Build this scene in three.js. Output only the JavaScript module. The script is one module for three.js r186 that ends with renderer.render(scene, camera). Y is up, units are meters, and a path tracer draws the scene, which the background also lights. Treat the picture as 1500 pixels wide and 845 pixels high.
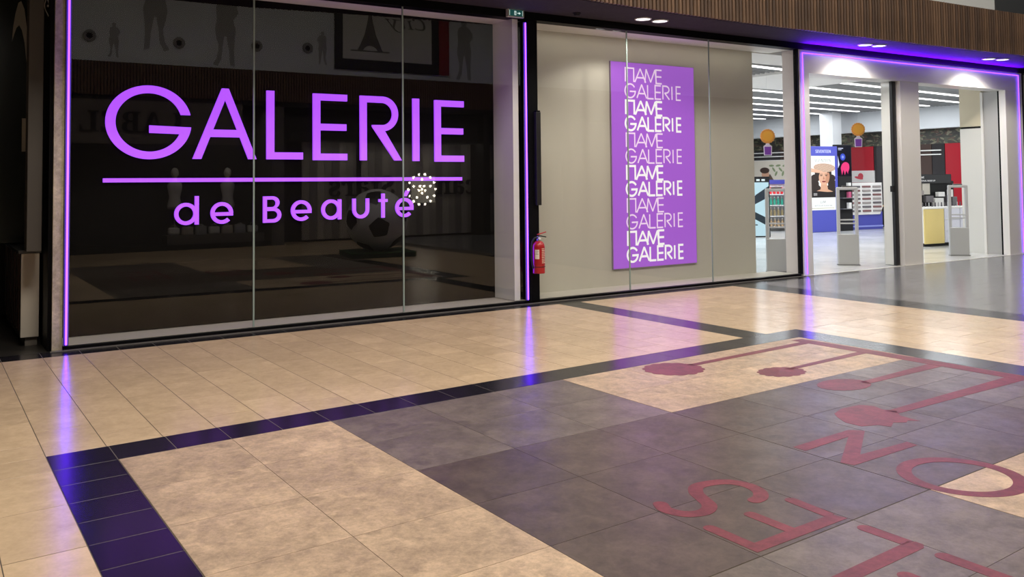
import * as THREE from 'three';
import { RoundedBoxGeometry } from 'three/addons/geometries/RoundedBoxGeometry.js';
import { mergeGeometries } from 'three/addons/utils/BufferGeometryUtils.js';
import { RectAreaLightUniformsLib } from 'three/addons/lights/RectAreaLightUniformsLib.js';
import { TextGeometry } from 'three/addons/geometries/TextGeometry.js';
import { FontLoader } from 'three/addons/loaders/FontLoader.js';

// ---------------------------------------------------------------- camera, light, exposure
const W = 1500, H = 845, FPX = 1320.5;
const scene = new THREE.Scene();
scene.background = new THREE.Color(0x000000);
const camera = new THREE.PerspectiveCamera(2 * Math.atan(H / 2 / FPX) * 180 / Math.PI, W / H, 0.05, 80);
camera.position.set(0, 1.48, 9.028);
camera.rotation.order = 'YXZ';
camera.rotation.set(0.04121, -0.58194, -0.01013);
camera.setViewOffset(W, H, 0, 212.3, W, H);
const renderer = new THREE.WebGLRenderer();
renderer.toneMapping = THREE.LinearToneMapping;
renderer.toneMappingExposure = 1.0;
renderer.shadowMap.enabled = true;
RectAreaLightUniformsLib.init();

const MALL = [1.0, 0.93, 0.82];                 // warm light of the mall's ceiling panels
const MALL_LEVEL = 19.5;
const MALL_PANELS = [[1.5, 5.6], [6.5, 5.6], [11.5, 6.2], [16.5, 6.2]];
const SHOP_LEVEL = 27;
const NEON = [0.86, 0.19, 5.5];

function rectLight(color, intensity, w, h, pos, target) {
  const l = new THREE.RectAreaLight(new THREE.Color().setRGB(...color), intensity, w, h);
  l.position.set(...pos); l.lookAt(new THREE.Vector3(...target)); scene.add(l); return l;
}
const MALL_SHARE = [1.15, 1.05, 0.5, 0.34];
MALL_PANELS.forEach(([x, z], i) => rectLight(MALL, MALL_LEVEL * MALL_SHARE[i], 2.2, 2.2, [x, 7.42, z], [x, 0, z]));

// ---------------------------------------------------------------- helpers
let seed = 7;
const rnd = () => { seed = (seed * 1664525 + 1013904223) >>> 0; return seed / 4294967296; };
const used = new Map();
function numbered(name) { const n = used.get(name) ?? 0; used.set(name, n + 1); return n ? name + '_' + String(n).padStart(3, '0') : name; }
function tag(o, label, category, group) { o.userData.label = label; o.userData.category = category; if (group) o.userData.group = group; return o; }
function shadows(m) { m.castShadow = m.receiveShadow = true; return m; }
function thing(name, label, category, pos = [0, 0, 0], turn = 0, group) {
  const g = new THREE.Group(); g.name = numbered(name); g.position.set(...pos); g.rotation.y = turn; scene.add(g);
  return tag(g, label, category, group);
}
function struct(name, pos = [0, 0, 0]) { const g = new THREE.Group(); g.name = name; g.position.set(...pos); g.userData.kind = 'structure'; scene.add(g); return g; }
function structMesh(name, geo, mat) { const m = shadows(new THREE.Mesh(geo, mat)); m.name = name; m.userData.kind = 'structure'; scene.add(m); return m; }
function part(parent, name, geo, mat, pos, rot) {
  const m = shadows(new THREE.Mesh(geo, mat)); m.name = name; parent.add(m);
  if (pos) m.position.set(...pos); if (rot) m.rotation.set(...rot); return m;
}
const boxes = new Map();
function B(w, h, d, r = 0) {
  const k = [w, h, d, r].join();
  if (!boxes.has(k)) boxes.set(k, r ? new RoundedBoxGeometry(w, h, d, 2, r) : new THREE.BoxGeometry(w, h, d));
  return boxes.get(k);
}
// a box given by its two corners, as a geometry in the parent's own space
function BB(x0, y0, z0, x1, y1, z1, r = 0) { return B(+(x1 - x0).toFixed(4), +(y1 - y0).toFixed(4), +(z1 - z0).toFixed(4), r).clone().translate((x0 + x1) / 2, (y0 + y1) / 2, (z0 + z1) / 2); }
const cyl = (r0, r1, h, n = 24) => new THREE.CylinderGeometry(r0, r1, h, n);
function shape(pts, holes = []) {
  const s = new THREE.Shape(pts.map(([x, y]) => new THREE.Vector2(x, y)));
  for (const h of holes) s.holes.push(new THREE.Path(h.map(([x, y]) => new THREE.Vector2(x, y))));
  return s;
}
const ext = (s, depth, bevel = 0) => new THREE.ExtrudeGeometry(s, { depth, bevelEnabled: bevel > 0, bevelSize: bevel, bevelThickness: bevel, bevelSegments: 1, curveSegments: 24 });
function arc(cx, cy, rx, ry, a0, a1, n = 40) { const o = []; for (let i = 0; i <= n; i++) { const a = a0 + (a1 - a0) * i / n; o.push([cx + rx * Math.cos(a), cy + ry * Math.sin(a)]); } return o; }
const rad = Math.PI / 180;
function tube(pts, r, n = 24) { return new THREE.TubeGeometry(new THREE.CatmullRomCurve3(pts.map((p) => new THREE.Vector3(...p))), n, r, 8); }

// ---------------------------------------------------------------- materials
function M(rgb, rough = 0.6, more = {}) { return new THREE.MeshStandardMaterial({ color: new THREE.Color().setRGB(...rgb), roughness: rough, ...more }); }
function glow(rgb, level = 1, base = [0.5, 0.5, 0.5]) { return M(base, 0.5, { emissive: new THREE.Color().setRGB(...rgb), emissiveIntensity: level }); }
function noise2(size, cells, s) {            // tileable value noise
  const g = new Float32Array(cells * cells); let q = s >>> 0 || 1;
  for (let i = 0; i < g.length; i++) { q = (q * 1664525 + 1013904223) >>> 0; g[i] = q / 4294967296; }
  const out = new Float32Array(size * size), f = (t) => t * t * (3 - 2 * t);
  for (let y = 0; y < size; y++) for (let x = 0; x < size; x++) {
    const u = x / size * cells, v = y / size * cells, i = Math.floor(u), j = Math.floor(v), a = f(u - i), b = f(v - j), i1 = (i + 1) % cells, j1 = (j + 1) % cells;
    out[y * size + x] = (g[j * cells + i] * (1 - a) + g[j * cells + i1] * a) * (1 - b) + (g[j1 * cells + i] * (1 - a) + g[j1 * cells + i1] * a) * b;
  }
  return out;
}
function fractal(size, list, s) {
  const out = new Float32Array(size * size);
  list.forEach(([cells, amp], k) => { const n = noise2(size, cells, s + k * 97); for (let i = 0; i < out.length; i++) out[i] += (n[i] - 0.5) * 2 * amp; });
  return out;
}
function grayTex(field, size, mid, gain, repeat = 1, srgb = true, tint = [0, 0, 0]) {
  const d = new Uint8Array(size * size * 4);
  for (let i = 0; i < field.length; i++) { for (let c = 0; c < 3; c++) d[i * 4 + c] = Math.max(0, Math.min(255, 255 * (mid + gain * field[i] * (1 + tint[c])))); d[i * 4 + 3] = 255; }
  const t = new THREE.DataTexture(d, size, size); t.wrapS = t.wrapT = THREE.RepeatWrapping; t.magFilter = THREE.LinearFilter; t.minFilter = THREE.LinearMipmapLinearFilter; t.generateMipmaps = true;
  if (srgb) t.colorSpace = THREE.SRGBColorSpace; t.repeat.set(repeat, repeat); t.needsUpdate = true; return t;
}
const cloud = fractal(512, [[5, 0.34], [11, 0.3], [26, 0.28], [64, 0.24], [170, 0.2]], 11);
const fine = fractal(512, [[9, 0.3], [40, 0.3], [128, 0.3]], 77);
const wave = fractal(256, [[6, 0.6], [14, 0.4]], 5);
const stoneMap = grayTex(cloud, 512, 0.9, 0.2, 1.25);
const tileMap = grayTex(cloud, 512, 0.93, 0.07, 0.8, true, [0, 0.02, 0.1]);
const fineMap = grayTex(fine, 512, 0.9, 0.1, 1);
const plasterMap = grayTex(cloud, 512, 0.86, 0.2, 0.9);
const roughStone = grayTex(cloud, 512, 0.85, 0.2, 0.55, false);
const waveBump = grayTex(wave, 256, 0.5, 0.5, 2.2, false);
const woodField = (() => { const s = 256, o = new Float32Array(s * s), a = noise2(s, 32, 3), b = noise2(s, 8, 9); for (let y = 0; y < s; y++) for (let x = 0; x < s; x++) o[y * s + x] = 0.6 * (a[((y >> 3) % s) * s + x] - 0.5) * 2 + 0.4 * (b[(y >> 1) * s + x] - 0.5) * 2; return o; })();
const woodMap = grayTex(woodField, 256, 0.8, 0.2, 1);

const vary = (rgb, k) => rgb.map((c) => c * k);
const beigeMats = [0.95, 1, 1.05, 0.98].map((k, i) => M(vary([0.82, 0.61, 0.395], k), 0.2, { map: tileMap, bumpMap: waveBump, bumpScale: 0.0005 }));
const blackMats = [0.9, 1, 1.15].map((k) => new THREE.MeshPhysicalMaterial({ color: new THREE.Color().setRGB(...vary([0.014, 0.013, 0.016], k)), roughness: 0.2, specularIntensity: 0.62 }));
const stoneBeige = [0.95, 1, 1.06].map((k) => M(vary([0.66, 0.485, 0.325], k), 0.5, { map: stoneMap, roughnessMap: roughStone }));
const stoneDark = [0.95, 1, 1.05].map((k) => M(vary([0.135, 0.102, 0.078], k), 0.45, { map: stoneMap, roughnessMap: roughStone }));
const stoneLight = [0.95, 1, 1.05].map((k) => M(vary([0.21, 0.172, 0.142], k), 0.45, { map: stoneMap, roughnessMap: roughStone }));
const greyMats = [0.9, 1, 1.1].map((k) => M(vary([0.215, 0.215, 0.22], k), 0.2, { map: tileMap, bumpMap: waveBump, bumpScale: 0.0005 }));
const grout = M([0.1, 0.08, 0.062], 0.9);
const black = M([0.006, 0.006, 0.008], 0.35), matBlack = M([0.008, 0.008, 0.009], 0.8);
const white = M([0.75, 0.74, 0.72], 0.5), offWhite = M([0.62, 0.6, 0.56], 0.6);
const steel = M([0.55, 0.55, 0.56], 0.3, { metalness: 0.8 });
const glass = new THREE.MeshPhysicalMaterial({ color: 0xffffff, roughness: 0, transmission: 1, thickness: 0, ior: 1.58 });
const glassEdge = M([0.28, 0.36, 0.34], 0.25);
const clearGlass = new THREE.MeshPhysicalMaterial({ color: 0xffffff, roughness: 0, transmission: 1, thickness: 0, ior: 1.5 });

function canvasTex(w, h, draw) {
  const c = document.createElement('canvas'); c.width = w; c.height = h; const g = c.getContext('2d'); draw(g, w, h);
  const t = new THREE.CanvasTexture(c); t.colorSpace = THREE.SRGBColorSpace; t.magFilter = THREE.LinearFilter; return t;
}

// ================================================================ FLOOR
// The joints of the floor run about three degrees off the shop front; Q is one tile between four corners.
const skew = (x, z) => z - 0.052 * (x - 0.6) * Math.max(0, Math.min(1, z / 3.45)) * (x < 7.3 ? 1 : 0.9);
function Q(x0, z0, x1, z1, gap = 0.0016, top = 0) {
  const [gl, gr, gn, gf] = Array.isArray(gap) ? gap : [gap, gap, gap, gap];
  x0 += gl; x1 -= gr; z0 += gn; z1 -= gf;
  const e = 0.0003, th = 0.012, ou = rnd() * 10, ov = rnd() * 10, turn = rnd() > 0.5;
  const c = [[x0, z0], [x1, z0], [x1, z1], [x0, z1]].map(([x, z]) => [x, skew(x, z)]);
  const mx = (x0 + x1) / 2, mz = (c[0][1] + c[2][1]) / 2, pos = [], uv = [], idx = [];
  const inner = c.map(([x, z]) => [x + Math.sign(mx - x) * e, z + Math.sign(mz - z) * e]);
  const add = (l, y) => l.forEach(([x, z]) => { pos.push(x, y, z); uv.push((turn ? z : x) + ou, (turn ? x : z) + ov); });
  add(inner, top); add(c, top - e); add(c, top - th);
  idx.push(0, 2, 1, 0, 3, 2);
  for (let k = 0; k < 2; k++) for (let i = 0; i < 4; i++) { const a = k * 4 + i, b = k * 4 + (i + 1) % 4; idx.push(a, b, b + 4, a, b + 4, a + 4); }
  const g = new THREE.BufferGeometry();
  g.setAttribute('position', new THREE.Float32BufferAttribute(pos, 3)); g.setAttribute('uv', new THREE.Float32BufferAttribute(uv, 2)); g.setIndex(idx);
  const n = g.toNonIndexed(); n.computeVertexNormals(); return n;
}
const pick = (l) => l[Math.floor(rnd() * l.length)];
const floor = struct('floor');
part(floor, 'grout_bed', BB(-6, -0.2, -0.02, 27, -0.0014, 13.4), grout);
const paleGrout = M([0.15, 0.135, 0.115], 0.9);
for (const [a, b, c, d] of [[-0.35, 0.03, 12.4, 0.27], [6.43, 0.3, 6.74, 3.44], [0.61, 3.46, 7.19, 3.74], [0.61, 3.74, 0.91, 9], [6.87, 3.76, 7.19, 7.2], [9.41, 0.3, 9.84, 6.6]]) part(floor, 'grout_strip', Q(a, b, c, d, 0, -0.0008), paleGrout);
const far = { beige_tile: [], grey_tile: [], stone_tile: [] };
const count = {};
const GAP = { beige_tile: [0.0022, 0.0022, 0.0026, 0.0026], black_tile: [0.0022, 0.0022, 0.003, 0.003], grey_tile: [0.0016, 0.0016, 0.002, 0.002] };
function tile(kind, mats, x0, z0, x1, z1, asPart = true, gap = GAP[kind]) {
  if (x1 - x0 < 0.03 || z1 - z0 < 0.03) return;
  const g = Q(x0, z0, x1, z1, gap); count[kind] = (count[kind] ?? 0) + 1;
  if (asPart && count[kind] <= 300) part(floor, kind, g, pick(mats)); else (far[kind] ??= []).push(g);
}
// is a floor point inside (or close to) the photograph's view?
const inView = (x, z) => { const D = 9.03 - z, zc = D * 0.8355 + x * 0.5497, xc = -D * 0.5497 + x * 0.8355; return zc > 1 && Math.abs(xc / zc) < 0.64 && 1.48 * 1320 / zc < 640; };
const PX = 0.31, PZ = 0.583;
function zone(kind, mats, x0, z0, x1, z1, ox = 0.29, oz = 3.75) {
  const start = Math.floor((x0 - ox) / PX);
  for (let i = start; ox + i * PX < x1; i++) {
    const a = Math.max(x0, ox + i * PX), b = Math.min(x1, ox + (i + 1) * PX), off = (i & 1) ? PZ / 2 : 0;
    for (let j = Math.floor((z0 - oz - off) / PZ); oz + off + j * PZ < z1; j++) {
      const c = Math.max(z0, oz + off + j * PZ), d = Math.min(z1, oz + off + (j + 1) * PZ);
      const seen = inView((a + b) / 2, (c + d) / 2) || inView(a, d) || inView(b, c);
      tile(kind, mats, a, c, b, d, seen);
    }
  }
}
// dark border along the shop front
for (let i = 0; i < 41; i++) tile('black_tile', blackMats, -0.33 + i * 0.31, 0.0, -0.02 + i * 0.31, 0.28, true);
zone('beige_tile', beigeMats, -0.95, 0.28, 6.42, 3.45);          // before the first shop window
zone('beige_tile', beigeMats, -0.95, 3.45, 0.6, 9.4);            // left of the dark stripe
zone('beige_tile', beigeMats, 6.75, 0.28, 9.4, 3.45);
zone('beige_tile', beigeMats, 7.2, 3.45, 9.4, 7.2);
for (let i = 0; i < 11; i++) tile('black_tile', blackMats, 6.42, 0.28 + i * 0.2882, 6.75, 0.28 + (i + 1) * 0.2882);
for (let i = 0; i < 21; i++) tile('black_tile', blackMats, 0.6 + i * 0.31 + (i ? 0.01 : 0), 3.45, i === 20 ? 7.2 : 0.92 + i * 0.31, 3.75);
for (let i = 0; i < 18; i++) tile('black_tile', blackMats, 0.6, 3.75 + i * 0.2915, 0.92, 3.75 + (i + 1) * 0.2915);
for (let i = 0; i < 12; i++) tile('black_tile', blackMats, 6.86, 3.75 + i * 0.2915, 7.2, 3.75 + (i + 1) * 0.2915);
for (let i = 0; i < 22; i++) tile('black_tile', blackMats, 9.4, 0.28 + i * 0.2915, 9.85, 0.28 + (i + 1) * 0.2915);
zone('grey_tile', greyMats, 9.85, 0.28, 19.4, 5.0);
for (let i = 0; i < 22; i++) tile('grey_tile', greyMats, 12.38 + i * 0.31, 0.0, 12.69 + i * 0.31, 0.28, true);
// the laid pattern of large stone tiles
for (let i = 0; i < 10; i++) for (let j = 0; j < 9; j++) {
  const x0 = 0.92 + i * 0.619, x1 = Math.min(6.86, x0 + 0.619), z0 = 3.75 + j * PZ, z1 = z0 + PZ;
  const col = i < 2 ? 0 : i < 5 ? 1 : i < 8 ? 2 : 3, row = j < 2 ? 0 : j < 5 ? 1 : 2;
  const mats = [[stoneBeige, stoneLight, stoneBeige, stoneBeige], [stoneBeige, stoneDark, stoneDark, stoneLight], [stoneBeige, stoneLight, stoneBeige, stoneLight]][row][col];
  const w = 0.003, t = 0.0012;
  tile('stone_tile', mats, x0, z0, x1, z1, true, [i === 5 ? w : i === 0 ? 0.004 : t, i === 4 ? w : t, j === 5 ? w : t, j === 4 ? w : t]);
}
// floor that only the glass shows: joined tiles
for (const [x0, z0, x1, z1, n] of [[-6, 0.28, -0.95, 13.3, 8], [0.6, 9.0, 9.4, 13.3, 8], [7.2, 7.2, 9.4, 9, 4], [9.85, 5, 19.4, 13.3, 8], [19.4, 0, 27, 13.3, 8]])
  for (let i = 0; i < n; i++) for (let j = 0; j < n; j++) (x0 > 9 ? far.grey_tile : far.beige_tile).push(Q(x0 + (x1 - x0) * i / n, z0 + (z1 - z0) * j / n, x0 + (x1 - x0) * (i + 1) / n, z0 + (z1 - z0) * (j + 1) / n));
for (const [k, l] of Object.entries(far)) if (l.length) { const m = part(floor, k + '_field', mergeGeometries(l), k === 'grey_tile' ? greyMats[1] : k === 'stone_tile' ? stoneDark[1] : beigeMats[1]); m.userData.kind = 'stuff'; }

// ================================================================ SHELL OF THE MALL
const upperWhite = M([0.74, 0.77, 0.77], 0.6), darkWall = M([0.05, 0.048, 0.045], 0.7);
structMesh('ceiling', BB(-6.2, 7.6, -0.3, 27.2, 7.8, 13.6), M([0.5, 0.47, 0.43], 0.8));
structMesh('wall_left', BB(-6.2, -0.2, -3.2, -6, 7.8, 13.6), darkWall);
structMesh('wall_right', BB(27, -0.2, -0.3, 27.2, 7.8, 13.6), offWhite);
// upper wall above the slat fascia, in panels
const wallFront = struct('wall_front');
for (let i = 0; i < 13; i++) part(wallFront, 'wall_panel', BB(-4.5 + i * 1.524 + 0.004, 4.2, 0.62, -4.5 + (i + 1) * 1.524 - 0.004, 7.6, 0.8), upperWhite);
part(wallFront, 'wall_panel', BB(15.316, 4.2, 0.62, 21, 7.6, 0.82), M([0.045, 0.05, 0.055], 0.5));
part(wallFront, 'wall_panel', BB(21, 0, 0.1, 27, 7.6, 0.3), offWhite);
part(wallFront, 'wall_panel', BB(-6, 4.2, 0.62, -4.5, 7.6, 0.8), upperWhite);
// soffit over the shop front, and the slat fascia at its edge (curved in plan)
const edge = (x) => 0.84 + (x < 9.5 ? 0.0135 : 0.0042) * (x - 9.5) ** 2 * (x < 3 ? 0 : 1) + (x < 3 ? 0.57 : 0);
const sof = []; for (let x = -6; x <= 21.01; x += 0.5) sof.push([x, -(edge(x) - 0.035)]);
structMesh('ceiling_001', ext(shape([[-6, 0.0], ...sof, [21, 0.0]]), 0.67).rotateX(-Math.PI / 2).translate(0, 3.53, 0), new THREE.MeshPhysicalMaterial({ color: new THREE.Color().setRGB(0.06, 0.052, 0.06), roughness: 0.9, specularIntensity: 0.2, map: fineMap }));
const fascia = struct('trim_1');
const slatMats = [[0.235, 0.138, 0.086], [0.19, 0.115, 0.075], [0.28, 0.165, 0.1], [0.17, 0.103, 0.07]].map((c) => M(c, 0.5, { map: woodMap }));
const slatGeos = [0, 1, 2].map((k) => { const g = new RoundedBoxGeometry(0.042, 0.715, 0.035, 1, 0.004); const u = g.attributes.uv; for (let i = 0; i < u.count; i++) u.setXY(i, u.getX(i) * 0.2 + k * 0.31, u.getY(i) * 0.8); return g; });
{
  const back = []; for (let x = 2; x <= 21.01; x += 0.5) back.push([x, -(edge(x) - 0.02)]);
  const back2 = back.slice().reverse().map(([x, y]) => [x, y + 0.015]);
  part(fascia, 'backing', ext(shape([...back, ...back2]), 0.71).rotateX(-Math.PI / 2).translate(0, 3.535, 0), M([0.012, 0.009, 0.008], 0.9));
  let x = 3.2; const tail = [];
  for (let i = 0; x < 20.9; i++) {
    const s = (edge(x + 0.03) - edge(x - 0.03)) / 0.06, a = -Math.atan(s), z = edge(x) + 0.0;
    if (x > 5.6 && x < 18.6) part(fascia, 'slat', pick(slatGeos), pick(slatMats), [x, 3.89, z], [0, a, 0]); else tail.push(slatGeos[0].clone().rotateY(a).translate(x, 3.89, z));
    x += 0.0655 / Math.sqrt(1 + s * s);
  }
  const m = part(fascia, 'slat_field', mergeGeometries(tail), slatMats[0]); m.userData.kind = 'stuff';
}
// the black beam and posts of the shop front
const steelBlack = new THREE.MeshPhysicalMaterial({ color: new THREE.Color().setRGB(0.003, 0.003, 0.004), roughness: 0.45, specularIntensity: 0.2 });
structMesh('trim_2', BB(0.9, 3.437, -0.12, 20.8, 3.53, 0.045), steelBlack);
structMesh('trim_3', BB(6.155, 0.03, -0.3, 6.3, 3.437, 0.035, 0.004), steelBlack);
structMesh('trim_4', BB(1.1, 0.0, -0.06, 11.12, 0.035, 0.02, 0.004), steelBlack);
structMesh('baseboard_front', BB(0.99, 0.0, 0.021, 11.16, 0.008, 0.075, 0.002), M([0.12, 0.11, 0.1], 0.4));
structMesh('trim_5', BB(11.125, 0.035, -0.05, 11.158, 3.437, 0.02), steelBlack);

// ================================================================ FIRST WINDOW: dark display box with the sign
const box1 = struct('wall_1');
const liner = M([0.76, 0.77, 0.72], 0.5);
part(box1, 'back_panel', BB(1.12, 0.045, -0.6, 5.99, 3.437, -0.46), new THREE.MeshPhysicalMaterial({ color: new THREE.Color().setRGB(0.004, 0.0035, 0.003), roughness: 0.7, specularIntensity: 0.08 }));
part(box1, 'side_panel', BB(5.97, 0.045, -0.46, 6.05, 3.437, -0.02), liner);
part(box1, 'side_panel', BB(1.02, 0.045, -0.6, 1.1, 3.437, -0.06), steelBlack);
part(box1, 'box_floor', BB(1.1, 0.0, -0.6, 6.15, 0.04, -0.03), M([0.42, 0.4, 0.36], 0.6));
part(box1, 'box_ceiling', BB(1.1, 3.437, -0.6, 6.155, 3.5, -0.12), liner);
function windowRow(name, xs, y0, y1, z) {
  const w = struct(name);
  for (let i = 0; i + 1 < xs.length; i++) part(w, 'pane', new THREE.PlaneGeometry(xs[i + 1] - xs[i] - 0.012, y1 - y0), glass, [(xs[i] + xs[i + 1]) / 2, (y0 + y1) / 2, z]);
  for (let i = 1; i + 1 < xs.length; i++) part(w, 'glass_edge', B(0.016, y1 - y0, 0.012), glassEdge, [xs[i], (y0 + y1) / 2, z]);
  return w;
}
windowRow('window_1', [1.135, 2.82, 4.49, 6.1], 0.045, 3.437, 0);
windowRow('window_2', [6.3, 7.76, 9.27, 11.1], 0.045, 3.437, 0);

// ---- the illuminated sign: channel letters on the back panel
const purple = M([0.3, 0.12, 0.5], 0.5, { emissive: new THREE.Color().setRGB(0.44, 0.075, 1.25), emissiveIntensity: 1 });
const CH = 0.735, ST = 0.082;
const letters = {
  G() {
    const rx = 0.405, ry = 0.3675, ix = 0.315, iy = 0.292, cy = ry, k = 0.00187;
    const a0 = Math.asin(0.083 / ry), a1 = -Math.asin(0.042 / ry) , b0 = Math.asin(0.083 / iy), b1 = -Math.asin(0.112 / iy);
    return shape([...arc(rx, cy, rx, ry, a0 , 2 * Math.PI + a1, 80), [0.405, cy - 0.03], [0.405, cy - 0.105], ...arc(rx, cy, ix, iy, 2 * Math.PI + b1, b0, 80)]);
  },
  A(w = 0.656) {
    const h = CH, m = w / 2, t = 0.034, f = 0.085, yb0 = 0.228, yb1 = 0.305;
    const inL = (y) => f + (m - 0.002 - f) * (y / (h - 0.115)), inR = (y) => w - inL(y);
    return shape([[0, 0], [f, 0], [inL(yb0), yb0], [inR(yb0), yb0], [w - f, 0], [w, 0], [m + t, h], [m - t, h]], [[[inL(yb1), yb1], [m, h - 0.115], [inR(yb1), yb1]]]);
  },
  L(w = 0.401) { return shape([[0, 0], [w, 0], [w, 0.075], [ST, 0.075], [ST, CH], [0, CH]]); },
  E(w = 0.399) { const a = 0.073, m = 0.33; return shape([[0, 0], [w, 0], [w, a], [ST, a], [ST, m], [w * 0.975, m], [w * 0.975, m + a], [ST, m + a], [ST, CH - a], [w, CH - a], [w, CH], [0, CH]]); },
  R() {
    const r = 0.2, cx = 0.275, cy = CH - r, a = 0.072, ri = r - a;
    return shape([[0, 0], [0.08, 0], [0.08, CH - a], [cx, CH - a], ...arc(cx, cy, ri, ri, Math.PI / 2, -Math.PI / 2 * 0.98, 24), [0.15, cy - ri - 0.002], [0.15, cy - ri - 0.02], [0.43, 0], [0.52, 0], [0.3, cy - r + 0.01], ...arc(cx, cy, r, r, -Math.PI * 0.44, Math.PI / 2, 30), [0, CH]]);
  },
  I() { return shape([[0, 0], [0.083, 0], [0.083, CH], [0, CH]]); },
};
const sign = thing('illuminated_sign', 'large glowing purple letter sign with underline inside the dark left shop window', 'sign', [0, 0, -0.458]);
for (const [c, x, y] of [['G', 1.505, 1.73], ['A', 2.329, 1.735], ['L', 3.095, 1.735], ['E', 3.613, 1.728], ['R', 4.17, 1.728], ['I', 4.837, 1.722], ['E', 5.128, 1.716]]) part(sign, 'letter', ext(letters[c](), 0.028), purple, [x, y, 0]);
part(sign, 'underline', B(4.008, 0.04, 0.028), purple, [3.492, 1.516, 0.014], [0, 0, -0.0035]);
const xh = 0.222, sw = 0.037;
const ring = (rx, ry, cx, cy) => shape(arc(cx, cy, rx, ry, 0, 2 * Math.PI, 48), [arc(cx, cy, rx - sw, ry - sw, 0, 2 * Math.PI, 48)]);
const rectS = (x0, y0, x1, y1) => shape([[x0, y0], [x1, y0], [x1, y1], [x0, y1]]);
const join = (...s) => mergeGeometries(s.map((q, i) => ext(q, 0.028 - i * 0.0004)));
const small = {
  d: () => join(ring(0.112, 0.112, 0.112, 0.111), rectS(0.2, 0, 0.238, 0.29)),
  e: () => join(shape([...arc(0.114, 0.111, 0.114, 0.112, 0, 315 * rad, 50), ...arc(0.114, 0.111, 0.077, 0.075, 315 * rad, 0, 50)]), rectS(0.04, 0.082, 0.227, 0.118)),
  a: () => join(ring(0.112, 0.112, 0.112, 0.111), rectS(0.194, 0, 0.231, 0.222)),
  u: () => join(shape([[0, 0.222], [0, 0.1], ...arc(0.1, 0.1, 0.1, 0.102, Math.PI, 2 * Math.PI, 30), [0.2, 0.222], [0.163, 0.222], [0.163, 0.1], ...arc(0.1, 0.1, 0.063, 0.065, 2 * Math.PI, Math.PI, 30), [0.037, 0.222]])),
  t: () => join(rectS(0.036, 0, 0.073, 0.275), rectS(0, 0.18, 0.108, 0.212)),
  B: () => join(shape([[0, 0], [0.11, 0], ...arc(0.11, 0.08, 0.085, 0.08, -Math.PI / 2, Math.PI / 2, 24), [0.1, 0.16], ...arc(0.1, 0.213, 0.075, 0.067, -Math.PI * 0.4, Math.PI / 2, 24), [0, 0.28]],
    [[[0.038, 0.036], ...arc(0.108, 0.08, 0.05, 0.044, -Math.PI / 2, Math.PI / 2, 16), [0.038, 0.124]], [[0.038, 0.165], ...arc(0.1, 0.205, 0.038, 0.04, -Math.PI / 2, Math.PI / 2, 16), [0.038, 0.245]]])),
  accent: () => join(shape([[0, 0], [0.035, 0], [0.075, 0.068], [0.032, 0.068]])),
};
for (const [c, x, y] of [['d', 2.154, 1.066], ['e', 2.512, 1.066], ['B', 3.059, 1.06], ['e', 3.365, 1.068], ['a', 3.71, 1.07], ['u', 4.077, 1.074], ['t', 4.398, 1.072], ['e', 4.61, 1.07], ['accent', 4.715, 1.312]]) part(sign, 'letter', small[c](), purple, [x, y, 0]);
rectLight([0.36, 0.06, 1.0], 0.4, 3.9, 0.5, [3.5, 2.1, -0.4], [3.5, 2.1, 5]);

// ================================================================ NEON
const neonMat = glow(NEON, 1, [0.3, 0.2, 0.4]);
const neonHold = M([0.1, 0.08, 0.16], 0.35);
function neonPost(x, y0, y1, label) {
  const t = thing('neon_tube', label, 'light', [x, y0, 0.05]);
  part(t, 'tube', new THREE.CapsuleGeometry(0.0095, y1 - y0 - 0.03, 4, 12), neonMat, [0, (y1 - y0) / 2, 0.0]);
  part(t, 'channel', B(0.045, y1 - y0, 0.012), neonHold, [0, (y1 - y0) / 2, -0.02]);
  rectLight([0.07, 0.0, 1.0], 18, 0.02, y1 - y0 - 0.02, [x, (y0 + y1) / 2, 0.068], [x, (y0 + y1) / 2, 5]);
}
neonPost(1.118, 0.045, 3.43, 'tall purple neon tube at the far left edge of the dark window');
neonPost(6.118, 0.045, 3.4, 'tall purple neon tube beside the black post with the extinguisher');
const neonArch = thing('neon_outline', 'thin purple neon line outlining the bright shop entrance on three sides', 'light', [0, 0, 0.036]);
{
  const line = (x0, y0, x1, y1) => { const l = Math.hypot(x1 - x0, y1 - y0); part(neonArch, 'tube', new THREE.CapsuleGeometry(0.0075, l, 4, 10), neonMat, [(x0 + x1) / 2, (y0 + y1) / 2, 0.006], [0, 0, Math.abs(x1 - x0) > 1 ? Math.PI / 2 : 0]); };
  line(11.232, 0.03, 11.232, 3.385); line(11.232, 3.385, 17.47, 3.385); line(17.47, 0.03, 17.47, 3.385);
  rectLight([0.07, 0.0, 1.0], 18, 0.02, 3.3, [11.232, 1.7, 0.062], [11.232, 1.7, 5]);
  rectLight([0.07, 0.0, 1.0], 18, 0.02, 3.3, [17.47, 1.7, 0.062], [17.47, 1.7, 5]);
  rectLight([0.12, 0.0, 1.0], 480, 6.2, 0.02, [14.35, 3.415, 0.06], [14.35, 6, 2.2]);
}

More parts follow.
